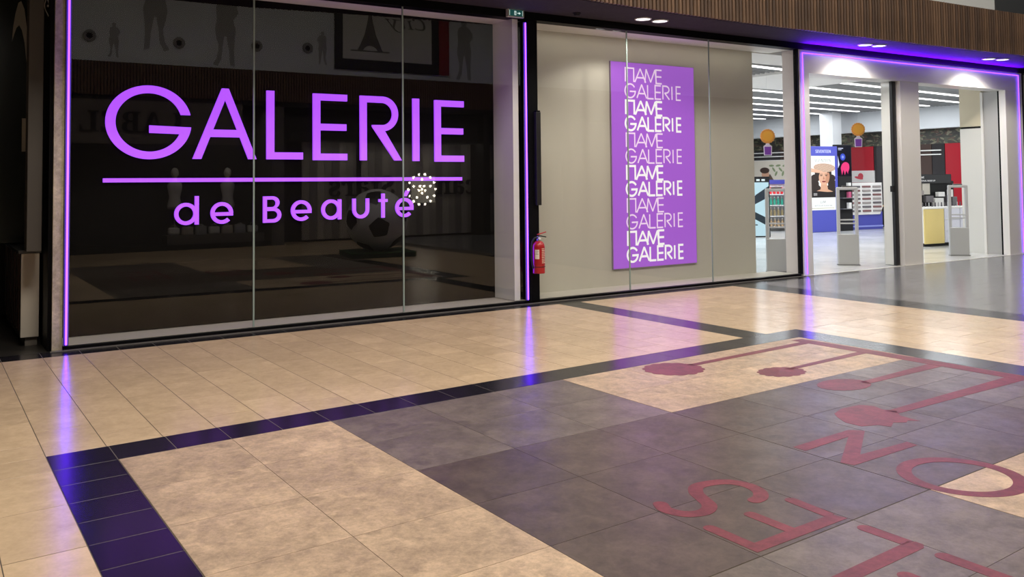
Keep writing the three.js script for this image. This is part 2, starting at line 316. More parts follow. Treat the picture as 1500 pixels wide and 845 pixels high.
// ================================================================ SECOND WINDOW: pale back wall and the light poster
const box2 = struct('wall_2');
const pale = M([0.5, 0.49, 0.42], 0.6);
part(box2, 'back_panel', BB(6.3, 0.0, -0.63, 10.75, 3.5, -0.53), pale);
part(box2, 'box_floor', BB(6.3, 0.0, -0.53, 11.12, 0.035, -0.06), pale);
part(box2, 'box_ceiling', BB(6.3, 3.437, -0.53, 11.12, 3.5, -0.12), liner);
part(box2, 'side_panel', BB(6.16, 0.0, -0.7, 6.3, 3.437, -0.3), pale);
rectLight([1, 0.93, 0.8], 1.6, 4.2, 0.18, [8.6, 3.42, -0.28], [8.6, 0, -0.42]);
const strokes = {  // glyphs as strokes in a 1 x 1 em box, y up
  'П': [[[0, 0], [0, 1], [0.62, 1], [0.62, 0]]], A: [[[0, 0], [0.36, 1], [0.72, 0]], [[0.12, 0.34], [0.6, 0.34]]], M: [[[0, 0], [0.1, 1], [0.42, 0.06], [0.74, 1], [0.84, 0]]],
  E: [[[0.46, 1], [0, 1], [0, 0], [0.46, 0]], [[0, 0.5], [0.44, 0.5]]], L: [[[0, 1], [0, 0], [0.44, 0]]], I: [[[0, 0], [0, 1]]],
  R: [[[0, 0], [0, 1], [0.22, 1], ...arc(0.22, 0.74, 0.26, 0.26, Math.PI / 2, -Math.PI / 2, 14), [0.14, 0.48], [0.5, 0]]],
  G: [[...arc(0.44, 0.5, 0.44, 0.5, 32 * rad, 356 * rad, 40), [0.4, 0.46]]],
};
function strokeText(g, list, x, y, h, width) {
  g.lineWidth = width; g.lineCap = 'butt'; g.lineJoin = 'miter'; g.miterLimit = 1.6;
  for (const [c, dx, sx] of list) for (const s of strokes[c]) { g.beginPath(); s.forEach(([a, b], i) => { const px = x + dx + a * h * sx, py = y - b * h; i ? g.lineTo(px, py) : g.moveTo(px, py); }); g.stroke(); }
}
const PW = 1.574, PH = 2.85;
const posterTex = canvasTex(884, 1600, (g, w, h) => {
  g.fillStyle = 'rgb(168,96,214)'; g.fillRect(0, 0, w, h);
  const k = w / PW, u = 1.065 * k / 432;
  for (let i = 0; i < 6; i++) {
    const bold = i % 2 === 1, y0 = (0.075 + i * 0.456) * k, hh = 0.192 * k, lw = (bold ? 12.5 : 9) * u, x = 0.245 * k;
    g.strokeStyle = bold ? '#ffffff' : '#f6dcfa';
    strokeText(g, [['П', 6 * u, 1.3], ['A', 76 * u, 1.48], ['M', 152 * u, 1.36], ['E', 238 * u, 1.25]], x, y0 + hh, hh, lw);
    strokeText(g, [['G', 2 * u, 1.12], ['A', 90 * u, 1.32], ['L', 172 * u, 1.32], ['E', 230 * u, 1.25], ['R', 290 * u, 1.3], ['I', 362 * u, 1], ['E', 396 * u, 1.0]], x, y0 + hh + 0.222 * k, hh, lw);
  }
});
const poster = thing('light_poster', 'tall purple backlit poster with white lettering on the pale window wall', 'poster', [8.682, 1.685, -0.53]);
part(poster, 'light_box', B(PW, PH, 0.03), M([0.3, 0.22, 0.36], 0.4), [0, 0, 0.0155]);
part(poster, 'print', new THREE.PlaneGeometry(PW - 0.012, PH - 0.012), M([0.4, 0.4, 0.4], 0.45, { map: posterTex, emissive: new THREE.Color(1, 1, 1), emissiveMap: posterTex, emissiveIntensity: 0.68 }), [0, 0, 0.0315]);
rectLight([0.5, 0.16, 0.75], 0.55, PW, PH, [8.682, 1.685, -0.49], [8.682, 1.685, 5]);

// ================================================================ ENTRANCE
const portal = struct('trim_6');
const cream = M([0.8, 0.785, 0.765], 0.3), glossWhite = M([0.66, 0.66, 0.63], 0.08), greyPanel = M([0.42, 0.42, 0.42], 0.3);
part(portal, 'lintel', BB(11.165, 3.085, -0.3, 17.62, 3.437, 0.025, 0.004), cream);
part(portal, 'jamb', BB(11.165, 0, -0.3, 11.395, 3.085, 0.025, 0.004), cream);
part(portal, 'jamb', BB(17.02, 0, -0.1, 17.62, 3.085, 0.025, 0.004), cream);
part(portal, 'pier', BB(13.735, 0, -0.08, 14.27, 3.085, 0.015, 0.004), cream);
part(portal, 'pier_core', BB(13.7, 0, -0.3, 14.27, 3.085, -0.08), glossWhite);
part(portal, 'jamb_panel', BB(17.04, 0, -0.14, 17.6, 3.085, -0.1), steelBlack);
part(portal, 'jamb_panel', BB(17.05, 0, -0.42, 17.6, 3.085, -0.14), greyPanel);
part(portal, 'jamb_panel', BB(17.03, 0, -0.47, 17.6, 3.085, -0.42, 0.004), white);
part(portal, 'jamb_panel', BB(17.06, 0, -0.9, 17.6, 2.4, -0.47), glossWhite);
part(portal, 'jamb_panel', BB(17.06, 2.44, -0.9, 17.6, 3.4, -0.47), M([0.6, 0.54, 0.4], 0.6));
part(portal, 'jamb_panel', BB(17.1, 2.4, -0.9, 17.6, 2.44, -0.47), matBlack);
const door = struct('door_1');
part(door, 'door_leaf', BB(13.645, 0.01, -0.29, 13.69, 3.08, -0.1, 0.004), glossWhite);
part(door, 'edge_bar', BB(13.6, 0.01, -0.1, 13.7, 3.08, -0.045, 0.004), black);
part(door, 'lock_case', B(0.06, 0.1, 0.05, 0.008), matBlack, [13.58, 1.28, -0.075]);
const win3 = struct('window_3');
part(win3, 'pane', new THREE.PlaneGeometry(3.1, 3.39), glass, [19.2, 1.74, 0]);
part(win3, 'back_panel', BB(17.66, 0, -0.7, 20.8, 3.5, -0.6), pale);
part(win3, 'frame', BB(17.62, 0, -0.05, 17.66, 3.437, 0.03), steelBlack);

// ================================================================ THE SHOP BEHIND
const marble = grayTex(fractal(512, [[4, 0.5], [9, 0.4], [30, 0.25]], 31), 512, 0.93, 0.08, 0.25);
const shopFloor = struct('floor_001');
part(shopFloor, 'screed', BB(9, -0.2, -13.2, 24.6, -0.006, 0.0), grout);
{
  const mm = [0.97, 1, 1.03].map((k) => M(vary([0.68, 0.69, 0.68], k), 0.16, { map: marble })), rest = [];
  for (let i = 0; i < 13; i++) for (let j = 0; j < 11; j++) {
    const g = BB(9 + i * 1.2 + 0.002, -0.012, -13.2 + j * 1.2 + 0.002, 9 + (i + 1) * 1.2 - 0.002, 0.0, -13.2 + (j + 1) * 1.2 - 0.002), u = g.attributes.uv, P = g.attributes.position, o = rnd() * 9;
    for (let q = 0; q < u.count; q++) u.setXY(q, P.getX(q) + o, P.getZ(q) + o);
    part(shopFloor, 'marble_tile', g, pick(mm));
  }
}
part(shopFloor, 'threshold', BB(11.165, -0.015, 0.0, 17.62, 0.004, 0.05), M([0.6, 0.58, 0.54], 0.3));
structMesh('wall_3', BB(8.8, 0, -13.2, 9, 3.6, -0.7), white);
const shopWall = struct('wall_4');
part(shopWall, 'wall_face', BB(24.6, 0, -13.4, 24.8, 3.6, -0.3), M([0.05, 0.047, 0.05], 0.5));
part(shopWall, 'bulkhead', BB(24.2, 2.86, -13.2, 24.6, 3.5, -0.7), M([0.6, 0.63, 0.66], 0.5));
structMesh('wall_5', BB(9, 0, -13.4, 24.6, 3.6, -13.2), M([0.3, 0.29, 0.29], 0.5));
structMesh('wall_6', BB(17.62, 0, -0.9, 24.6, 3.6, -0.7), white);
// open baffle ceiling with light bars, and a white dropped panel by the entrance
const shopCeil = struct('ceiling_002');
part(shopCeil, 'slab', BB(9, 3.62, -13.2, 24.8, 3.8, -0.3), M([0.4, 0.41, 0.42], 0.8));
part(shopCeil, 'dropped_panel', BB(9, 3.44, -1.5, 24.6, 3.6, -0.61), white);
part(shopCeil, 'dropped_panel', BB(13.4, 3.42, -4.3, 15.9, 3.6, -1.5), white);
{
  const l = []; for (let i = 0; i < 94; i++) l.push(B(15.2, 0.07, 0.018).clone().rotateY(0.1).translate(16.8, 3.5, -1.75 - i * 0.118));
  const m = part(shopCeil, 'baffle_field', mergeGeometries(l), M([0.38, 0.39, 0.4], 0.6)); m.userData.kind = 'stuff';
}
const barMat = glow([1, 1, 1], 3.2);
const bars = [[-2.05, 16.1, 23.4], [-2.95, 15.9, 23.4], [-3.87, 15.9, 23.5], [-4.95, 9.6, 23.6], [-6.1, 9.6, 23.6], [-7.2, 9.6, 23.6], [-8.4, 9.6, 23.6], [-9.6, 9.6, 23.6], [-10.8, 9.6, 23.6], [-2.3, 9.8, 13.3], [-3.4, 9.8, 13.3]];
const barWhere = ['nearest', 'second nearest', 'third nearest', 'fourth nearest', 'fifth nearest', 'sixth nearest', 'seventh nearest', 'eighth nearest', 'farthest', 'nearest short', 'second short'];
bars.forEach(([z17, x0, x1], i) => {
  const z = (x) => z17 - 0.1 * (x - 17), len = (x1 - x0) / Math.cos(0.0997), c = [(x0 + x1) / 2, 3.45, z((x0 + x1) / 2)];
  const t = thing('ceiling_light_bar', `${barWhere[i]} long white light bar in the shop ceiling, counted from the entrance`, 'light', c, 0.0997);
  part(t, 'housing', B(len, 0.07, 0.13), white, [0, 0.042, 0]);
  part(t, 'diffuser', B(len - 0.02, 0.014, 0.11), barMat, [0, 0, 0]);
  rectLight([0.93, 0.97, 1.0], SHOP_LEVEL, len - 0.05, 0.1, [c[0], 3.437, c[2]], [c[0], 0, c[2]]).rotateZ(0);
  const l = scene.children[scene.children.length - 1]; l.rotation.set(-Math.PI / 2, 0, 0.0997);
});

// security gates
function gate(x, z, turn, label) {
  const t = thing('security_gate', label, 'gate', [x, 0, z], turn, undefined);
  const gm = M([0.48, 0.49, 0.5], 0.4), dk = M([0.1, 0.1, 0.1], 0.4);
  part(t, 'base_panel', B(0.34, 0.52, 0.09, 0.012), M([0.42, 0.43, 0.43], 0.45), [0, 0.26, 0.0]);
  for (const s of [-1, 1]) part(t, 'post', B(0.055, 1.3, 0.055, 0.012), gm, [s * 0.148, 0.655, -0.005]);
  part(t, 'top_bar', B(0.34, 0.05, 0.06, 0.014), gm, [0, 1.29, -0.005]);
  for (const y of [0.76, 0.7]) part(t, 'cross_bar', B(0.27, 0.024, 0.034, 0.006), gm, [0, y, -0.005]);
  part(t, 'sensor_cap', B(0.16, 0.022, 0.05, 0.006), dk, [0, 1.325, -0.005]);
  part(t, 'foot_plate', B(0.36, 0.012, 0.12, 0.003), dk, [0, 0.006, 0]);
  return t;
}
const GT = -0.72;
gate(11.36, -0.63, GT, 'white security gate seen through the shop window, left of the entrance');
gate(13.15, -0.645, GT, 'white security gate in the left doorway before the portrait stand');
gate(16.28, -0.53, GT, 'white security gate in the right doorway before the makeup counter');

// hanging promotional signs: a fluted orange disc over a purple bottle
function bottleSign(x, y, z, label) {
  const t = thing('hanging_sign', label, 'sign', [x, y, z], -0.7); t.scale.setScalar(0.72);
  const rim = []; for (let i = 0; i < 72; i++) { const a = i / 72 * 2 * Math.PI, r = 0.168 + 0.008 * Math.cos(a * 18); rim.push([r * Math.cos(a), r * Math.sin(a)]); }
  part(t, 'disc_rim', ext(shape(rim), 0.02, 0.003), M([0.8, 0.33, 0.06], 0.5), [0, 0, 0]);
  part(t, 'disc_face', cyl(0.128, 0.128, 0.012, 40).rotateX(Math.PI / 2), M([0.9, 0.42, 0.05], 0.5), [0, 0, 0.027]);
  part(t, 'border', ext(shape([[-0.035, -0.15], [0.035, -0.15], [0.045, -0.2], [0.1, -0.24], [0.09, -0.46], [-0.09, -0.46], [-0.1, -0.24], [-0.045, -0.2]]), 0.012), M([0.8, 0.72, 0.85], 0.5), [0, 0, 0.0]);
  part(t, 'bottle', ext(shape([[-0.075, -0.255], [0.075, -0.255], [0.07, -0.44], [-0.07, -0.44]]), 0.016, 0.002), M([0.22, 0.05, 0.42], 0.4), [0, 0, 0.004]);
  part(t, 'wire', cyl(0.002, 0.002, (3.5 - y) / 0.72 - 0.16, 6), steel, [0, ((3.5 - y) / 0.72 + 0.16) / 2, 0.01]);
}
bottleSign(12.19, 2.2, -1.5, 'orange and purple bottle-shaped sign hanging behind the shop window glass');
bottleSign(14.69, 2.375, -1.5, 'orange and purple bottle-shaped sign hanging in the left doorway');

// portrait stand
const blueM = M([0.075, 0.085, 0.42], 0.4);
const FACE = Math.atan2(-20.8, 16);          // things deep in the shop turn towards the entrance
function portrait(g, x, y, w, h) {
  g.save(); g.beginPath(); g.rect(x, y, w, h); g.clip(); g.translate(x, y); g.scale(w / 100, h / 160);
  g.fillStyle = '#e9e6e2'; g.fillRect(0, 0, 100, 160);
  g.fillStyle = '#2b201c'; for (const [hx, hy, hr] of [[20, 70, 18], [14, 96, 20], [20, 120, 22], [84, 70, 17], [88, 96, 18], [82, 120, 20], [52, 48, 34]]) { g.beginPath(); g.arc(hx, hy, hr, 0, 7); g.fill(); }
  g.fillStyle = '#c99a7e'; g.beginPath(); g.moveTo(42, 96); g.lineTo(66, 96); g.lineTo(70, 122); g.lineTo(92, 134); g.lineTo(10, 136); g.lineTo(40, 122); g.fill();
  g.fillStyle = '#cfa186'; g.beginPath(); g.ellipse(54, 68, 20, 34, 0, 0, 7); g.fill();
  g.fillStyle = '#b98468'; g.beginPath(); g.ellipse(69, 70, 8, 26, 0.15, 0, 7); g.fill();
  g.fillStyle = '#3a2620'; for (const ex of [44, 64]) { g.beginPath(); g.ellipse(ex, 58, 5, 2.2, 0, 0, 7); g.fill(); g.fillRect(ex - 6, 51, 12, 1.8); }
  g.fillStyle = '#a8745a'; g.beginPath(); g.moveTo(54, 60); g.lineTo(58, 76); g.lineTo(50, 76); g.fill();
  g.fillStyle = '#7c2a2c'; g.beginPath(); g.ellipse(54, 86, 8, 3.6, 0, 0, 7); g.fill();
  g.fillStyle = '#b79a86'; g.beginPath(); g.ellipse(58, 22, 44, 20, 0.08, 0, 7); g.fill(); g.fillStyle = '#c9ac98'; for (let i = 0; i < 40; i++) g.fillRect(18 + (i * 37) % 80, 6 + (i * 23) % 32, 5, 2); g.fillStyle = '#d2a68c'; g.beginPath(); g.moveTo(0, 22); g.lineTo(40, 34); g.lineTo(60, 46); g.lineTo(36, 46); g.lineTo(0, 42); g.fill();
  
  g.fillStyle = '#1d1719'; g.beginPath(); g.moveTo(0, 132); g.bezierCurveTo(30, 122, 80, 146, 100, 128); g.lineTo(100, 160); g.lineTo(0, 160); g.fill();
  g.fillStyle = '#c9c4c4'; for (let i = 0; i < 3; i++) g.fillRect(12, 140 + i * 4, 14, 2);
  g.restore();
}
const standTex = canvasTex(512, 1152, (g, w, h) => {
  g.fillStyle = '#4a4fae'; g.fillRect(0, 0, w, h);
  g.textAlign = 'center'; g.textBaseline = 'middle';
  g.fillStyle = '#dfe2ff'; g.font = '56px sans-serif'; g.fillText('SEVENTEEN', w / 2, 62);
  g.fillStyle = '#eef0ef'; g.fillRect(6, 124, w - 50, 736);
  g.fillStyle = '#5f6a5c'; g.font = '60px sans-serif'; g.fillText('SEVENTEEN', w / 2 - 18, 186);
  portrait(g, 6, 220, w - 50, 470);
  g.fillStyle = '#eef0ef'; g.fillRect(6, 690, w - 50, 170); g.fillStyle = '#3f4039'; g.font = '46px sans-serif'; g.fillText('LUMI', w / 2 - 18, 750);
  g.font = '26px sans-serif'; g.fillText('MATTE FLUID FOUNDATION', w / 2 - 18, 800); g.fillStyle = '#b8b39a'; g.fillRect(20, 830, w - 90, 10);
});
const towards = (x, z) => Math.atan2(0 - x, 9.03 - z) * 0.55;
const stand = thing('advertising_stand', 'tall blue advertising stand with a portrait of a woman in a hat', 'stand', [20.6, 0, -7.0], -0.16);
part(stand, 'body', B(1.0, 2.33, 0.36, 0.01), blueM, [0, 1.165, 0]);
part(stand, 'print', new THREE.PlaneGeometry(0.97, 2.3), M([1, 1, 1], 0.5, { map: standTex, emissive: new THREE.Color(1, 1, 1), emissiveMap: standTex, emissiveIntensity: 0.12 }), [0, 1.165, 0.182]);
// dark display tower with a screen
const screenTex = canvasTex(256, 400, (g, w, h) => {
  g.fillStyle = '#0b0c1c'; g.fillRect(0, 0, w, h);
  g.fillStyle = '#3b50c8'; g.beginPath(); g.arc(110, 150, 46, 0, 7); g.fill(); g.fillStyle = '#8ea0ff'; g.beginPath(); g.arc(110, 150, 20, 0, 7); g.fill();
  g.fillStyle = '#e83d7d'; g.beginPath(); g.moveTo(70, 300); g.bezierCurveTo(90, 200, 190, 200, 220, 250); g.bezierCurveTo(240, 330, 190, 330, 200, 380); g.lineTo(170, 330); g.lineTo(140, 390); g.lineTo(120, 320); g.lineTo(90, 390); g.fill();
  g.fillStyle = '#d9def8'; g.beginPath(); g.moveTo(20, 130); g.lineTo(50, 250); g.lineTo(20, 300); g.fill(); g.fillRect(30, 30, 90, 10); g.fillRect(30, 50, 60, 8);
});
const tower = thing('display_tower', 'slim black display tower with a pink and blue screen beside the blue portrait stand', 'display', [21.5, 0, -7.0], -0.16);
part(tower, 'column', B(0.5, 1.5, 0.4, 0.01), matBlack, [0, 0.75, 0]);
part(tower, 'screen_case', B(0.58, 0.9, 0.12, 0.01), matBlack, [0, 1.94, 0.1]);
part(tower, 'screen', new THREE.PlaneGeometry(0.52, 0.84), M([0.2, 0.2, 0.2], 0.3, { map: screenTex, emissive: new THREE.Color(1, 1, 1), emissiveMap: screenTex, emissiveIntensity: 0.9 }), [0, 1.94, 0.163]);
for (const [y, c] of [[1.25, white], [1.0, M([0.5, 0.1, 0.2], 0.4)], [0.7, white]]) { part(tower, 'shelf', B(0.44, 0.015, 0.16), steel, [0, y - 0.09, 0.25]); part(tower, 'product_box', B(0.1, 0.16, 0.08), c, [0.06, y, 0.26]); }
// slanted white product display on a blue base
const tester = thing('product_display', 'slanted white tester display with rows of small products on a blue base', 'display', [22.5, 0, -7.05], -0.2);
part(tester, 'base', B(1.25, 0.5, 0.5, 0.01), blueM, [0, 0.25, -0.1]);
part(tester, 'kick_strip', B(1.27, 0.04, 0.52), M([0.3, 0.35, 0.8], 0.4), [0, 0.09, -0.1]);
const board = part(tester, 'board', ext(shape([[-0.56, 0.42], [0.5, 0.42], [0.62, 0.62], [0.68, 1.32], [-0.66, 1.32]]), 0.06, 0.004), white, [0, 0, 0.18], [-0.12, 0, 0]);
const dkp = [M([0.12, 0.11, 0.12], 0.4), M([0.2, 0.1, 0.1], 0.4), M([0.3, 0.27, 0.26], 0.4)];
for (let r = 0; r < 7; r++) for (let c = 0; c < 3; c++) part(board, 'palette', B(0.3, 0.055, 0.03, 0.006), dkp[(r * 2 + c) % 3], [-0.36 + c * 0.38 + r * 0.012, 0.52 + r * 0.115, 0.075]);
// makeup counter
const counter = thing('makeup_counter', 'low makeup counter with a yellow end panel and white drawers', 'counter', [18.55, 0, -2.35], -0.12);
const yellow = M([0.7, 0.55, 0.2], 0.45), drawerM = M([0.66, 0.66, 0.74], 0.4);
part(counter, 'plinth', B(1.55, 0.06, 0.62), matBlack, [0, 0.03, 0]);
part(counter, 'carcass', B(1.6, 0.72, 0.66), white, [0, 0.43, 0]);
part(counter, 'end_panel', B(0.6, 0.73, 0.03, 0.004), yellow, [-0.53, 0.425, 0.345]);
for (let c = 0; c < 2; c++) for (let r = 0; r < 3; r++) part(counter, 'drawer', B(0.48, 0.235, 0.03, 0.006), drawerM, [0.03 + c * 0.5, 0.19 + r * 0.242, 0.345]);
part(counter, 'worktop', B(1.68, 0.035, 0.72, 0.006), white, [0, 0.81, 0]);
const radTex = canvasTex(512, 96, (g) => { g.fillStyle = '#17181c'; g.fillRect(0, 0, 512, 96); g.fillStyle = '#f2f2f2'; g.font = 'bold 38px sans-serif'; g.fillText('Radiant', 24, 42); g.font = 'bold 24px sans-serif'; g.fillText('PROFESSIONAL MAKE UP', 24, 78); });
const makeup = thing('makeup_display', 'black makeup display with a lettered header standing on the white counter', 'display', [18.6, 0.8275, -2.42], -0.12);
part(makeup, 'back_board', B(1.45, 0.55, 0.05), matBlack, [0.05, 0.275, -0.14]);
part(makeup, 'header', B(1.3, 0.2, 0.09, 0.004), matBlack, [-0.02, 0.6, -0.1]);
part(makeup, 'header_print', new THREE.PlaneGeometry(1.26, 0.18), M([1, 1, 1], 0.5, { map: radTex }), [-0.02, 0.6, -0.054]);
part(makeup, 'mirror_card', B(0.24, 0.24, 0.02), M([0.62, 0.58, 0.5], 0.4), [-0.16, 0.38, -0.09]);
for (const [x, y, w, h, m] of [[-0.2, 0.16, 0.24, 0.14, dkp[0]], [0.18, 0.26, 0.2, 0.1, white], [-0.6, 0.14, 0.2, 0.28, white], [0.1, 0.09, 0.28, 0.18, white], [0.5, 0.28, 0.1, 0.16, white], [0.4, 0.12, 0.12, 0.24, dkp[0]], [-0.42, 0.3, 0.08, 0.1, dkp[2]], [0.6, 0.1, 0.16, 0.2, dkp[0]]]) part(makeup, 'product', B(w, h, 0.09, 0.01), m, [x, y, 0.0]);
for (let i = 0; i < 14; i++) part(makeup, 'lipstick', cyl(0.012, 0.014, 0.09, 8), i % 3 ? dkp[0] : steel, [-0.66 + i * 0.1, 0.045, 0.14]);
// light wooden table behind
const table = thing('wooden_table', 'light wooden side table standing behind the slanted tester display', 'table', [23.6, 0, -7.6], -0.2);
part(table, 'table_top', B(0.9, 0.05, 0.5, 0.006), M([0.55, 0.36, 0.17], 0.5), [0, 0.62, 0]);
part(table, 'cabinet', B(0.84, 0.595, 0.44), matBlack, [0, 0.2975, 0]);
// leaning screen and the shelf seen through the second window
const leanTex = canvasTex(256, 900, (g, w, h) => {
  g.fillStyle = '#bcdde8'; g.fillRect(0, 0, w, h); g.fillStyle = '#14161a'; g.fillRect(0, 0, w, 70);
  g.fillStyle = '#e9f5f8'; for (let i = 0; i < 4; i++) g.fillRect(30 + i * 52, 20, 34, 30);
  g.fillStyle = '#2a3540'; g.beginPath(); g.moveTo(256, 130); g.lineTo(130, 260); g.lineTo(20, 430); g.lineTo(40, 470); g.lineTo(256, 300); g.fill();
  g.fillStyle = '#d6a58c'; g.beginPath(); g.ellipse(70, 430, 46, 60, 0.3, 0, 7); g.fill(); g.fillStyle = '#5a3b30'; g.beginPath(); g.ellipse(50, 390, 50, 40, 0.3, 0, 7); g.fill();
  g.fillStyle = '#20303a'; g.beginPath(); g.moveTo(20, 560); g.lineTo(256, 760); g.lineTo(256, 640); g.lineTo(80, 500); g.fill(); g.fillRect(60, 720, 80, 16);
});
const lean = thing('display_screen', 'pale blue lit advertising screen on the shop floor behind the window wall end', 'screen', [17.62, 0, -6.62], -0.5);
part(lean, 'frame', B(0.72, 1.52, 0.09, 0.008), matBlack, [0, 0.76, 0]);
part(lean, 'screen', new THREE.PlaneGeometry(0.66, 1.46), M([0.3, 0.3, 0.3], 0.3, { map: leanTex, emissive: new THREE.Color(1, 1, 1), emissiveMap: leanTex, emissiveIntensity: 0.7 }), [0, 0.76, 0.047]);
const shelfUnit = thing('shelf_unit', 'white shop shelf filled with red, green and brown product bottles', 'shelf', [20.0, 0, -8.1], -0.45);
part(shelfUnit, 'back_board', B(1.5, 1.35, 0.04), white, [0, 0.675, -0.2]);
part(shelfUnit, 'header', B(1.5, 0.12, 0.1), blueM, [0, 1.37, -0.14]);
for (const s of [-1, 1]) part(shelfUnit, 'side_panel', B(0.03, 1.35, 0.4), white, [s * 0.75, 0.675, 0]);
for (let r = 0; r < 4; r++) part(shelfUnit, 'shelf_board', B(1.47, 0.025, 0.4), white, [0, 0.12 + r * 0.3, 0]);
const bottleGeo = new THREE.LatheGeometry([[0, 0], [0.034, 0], [0.036, 0.01], [0.036, 0.13], [0.03, 0.15], [0.014, 0.16], [0.014, 0.2], [0, 0.2]].map((p) => new THREE.Vector2(...p)), 10);
const bottleMats = [[0.75, 0.03, 0.04], [0.05, 0.4, 0.28], [0.35, 0.28, 0.15], [0.5, 0.35, 0.2]].map((c) => M(c, 0.3));
const shelfRow = ['lowest shelf', 'second shelf from the floor', 'third shelf from the floor', 'top shelf'], rowMat = [3, 2, 1, 0], rowCol = ['tan', 'brown', 'green', 'red'], ordinal = ['first', 'second', 'third', 'fourth', 'fifth', 'sixth', 'seventh', 'eighth', 'ninth', 'tenth', 'eleventh', 'twelfth', 'thirteenth'];
for (let r = 0; r < 4; r++) for (let i = 0; i < 13; i++) {
  const lx = -0.66 + i * 0.11, lz = 0.1, c = Math.cos(-0.45), s = Math.sin(-0.45);
  const t = thing('bottle', `${rowCol[r]} product bottle on the ${shelfRow[r]}, ${ordinal[i]} from the left`, 'bottle', [20.0 + lx * c + lz * s, 0.1325 + r * 0.3, -8.1 - lx * s + lz * c], 0, `bottles on the ${shelfRow[r]}`);
  part(t, 'body', bottleGeo, bottleMats[rowMat[r]]); part(t, 'cap', cyl(0.016, 0.016, 0.035, 8), white, [0, 0.2175, 0]);
}
// white column, red panels, mural and dark glossy panels on the far shop wall
const column = struct('trim_7');
part(column, 'shaft', BB(23.22, 0, -8.97, 23.64, 3.5, -8.5, 0.01), M([0.68, 0.7, 0.72], 0.35));
part(column, 'edge_light', BB(22.9, 0, -9.35, 22.96, 2.6, -9.29), glow([0.2, 0.05, 0.9], 0.6));
const muralTex = canvasTex(1024, 96, (g, w, h) => { g.fillStyle = '#2c2a24'; g.fillRect(0, 0, w, h); let q = 3; const r = () => { q = (q * 16807) % 2147483647; return q / 2147483647; }; for (let i = 0; i < 900; i++) { g.fillStyle = ['#3f4335', '#56593f', '#2a2d24', '#6e6b58', '#4a352c', '#1d1d18'][Math.floor(r() * 6)]; g.beginPath(); g.ellipse(r() * w, r() * h, 3 + r() * 14, 2 + r() * 5, r() * 3, 0, 7); g.fill(); } });
const glossDark = M([0.03, 0.028, 0.03], 0.04), glossRed = M([0.32, 0.02, 0.03], 0.1), brownDark = M([0.06, 0.04, 0.035], 0.1);
part(shopWall, 'mural', BB(24.57, 2.42, -13.2, 24.6, 2.86, -4.2), M([1, 1, 1], 0.4, { map: muralTex }));
const wallRuns = [[-13.2, -11.6, glossDark], [-11.6, -9.9, brownDark], [-9.9, -9.0, glossDark], [-9.0, -8.0, glossRed], [-8.0, -7.1, glossDark], [-7.1, -6.1, brownDark], [-6.1, -5.7, glossDark], [-5.7, -4.9, glossRed], [-4.9, -3.6, glossDark]];
for (const [a, b, m] of wallRuns) part(shopWall, 'wall_panel', BB(24.5, 0, a + 0.01, 24.57, 2.42, b - 0.01), m);
for (const [y, a, b] of [[2.05, -13, -9.1], [2.2, -13, -9.1], [2.33, -13, -9.1], [2.1, -7, -5.8], [2.22, -7, -5.8]]) part(shopWall, 'reflection_strip', BB(24.46, y, a, 24.5, y + 0.03, b), M([0.7, 0.7, 0.68], 0.3));  // pale strips added to imitate ceiling light bars reflected in the dark panels
const artTex = canvasTex(256, 160, (g, w, h) => { g.fillStyle = '#cfc8bb'; g.fillRect(0, 0, w, h); g.fillStyle = '#5b4a40'; g.beginPath(); g.moveTo(0, 160); g.lineTo(30, 110); g.lineTo(80, 130); g.lineTo(140, 80); g.lineTo(190, 160); g.fill(); g.fillStyle = '#c99a80'; g.beginPath(); g.ellipse(110, 82, 24, 30, 0, 0, 7); g.fill(); g.fillStyle = '#40302a'; g.beginPath(); g.ellipse(106, 58, 30, 18, 0, 0, 7); g.fill(); g.fillStyle = '#7a8a66'; for (let i = 0; i < 7; i++) { g.beginPath(); g.ellipse(150 + i * 14, 30 + (i % 3) * 24, 16, 6, i, 0, 7); g.fill(); } g.fillStyle = '#7d2a2c'; g.fillRect(90, 120, 60, 14); });
const art = thing('wall_print', 'large pale print of a person with leaves on the dark far wall of the shop', 'picture', [24.5, 1.62, -12.1], -Math.PI / 2);
part(art, 'board', B(1.8, 0.95, 0.04), white, [0, 0, 0.02]);
part(art, 'print', new THREE.PlaneGeometry(1.76, 0.91), M([1, 1, 1], 0.5, { map: artTex }), [0, 0, 0.042]);
const art2Tex = canvasTex(256, 256, (g, w, h) => { g.fillStyle = '#8d877b'; g.fillRect(0, 0, w, h); g.strokeStyle = '#3a352f'; g.lineWidth = 5; let q = 5; const r = () => { q = (q * 16807) % 2147483647; return q / 2147483647; }; for (let i = 0; i < 26; i++) { g.beginPath(); g.ellipse(r() * w, r() * h, 10 + r() * 22, 6 + r() * 16, r() * 3, 0, 5); g.stroke(); } g.fillStyle = '#d7cfc0'; g.fillRect(30, 150, 90, 80); });
const art2 = thing('wall_print', 'grey patterned print on the far shop wall above the slanted tester display', 'picture', [24.5, 1.62, -9.5], -Math.PI / 2);
part(art2, 'board', B(0.8, 1.0, 0.04), matBlack, [0, 0, 0.02]); part(art2, 'print', new THREE.PlaneGeometry(0.78, 0.98), M([1, 1, 1], 0.5, { map: art2Tex }), [0, 0, 0.042]);
const art3Tex = canvasTex(256, 128, (g, w, h) => { g.fillStyle = '#c9c7c4'; g.fillRect(0, 0, w, h); g.fillStyle = '#b8424e'; g.beginPath(); g.ellipse(128, 60, 26, 36, 0, 0, 7); g.fill(); g.beginPath(); g.ellipse(110, 80, 44, 14, 0.3, 0, 7); g.fill(); });
const art3 = thing('wall_print', 'white lit print with a red motif on the red wall panel', 'picture', [24.5, 1.5, -8.45], -Math.PI / 2);
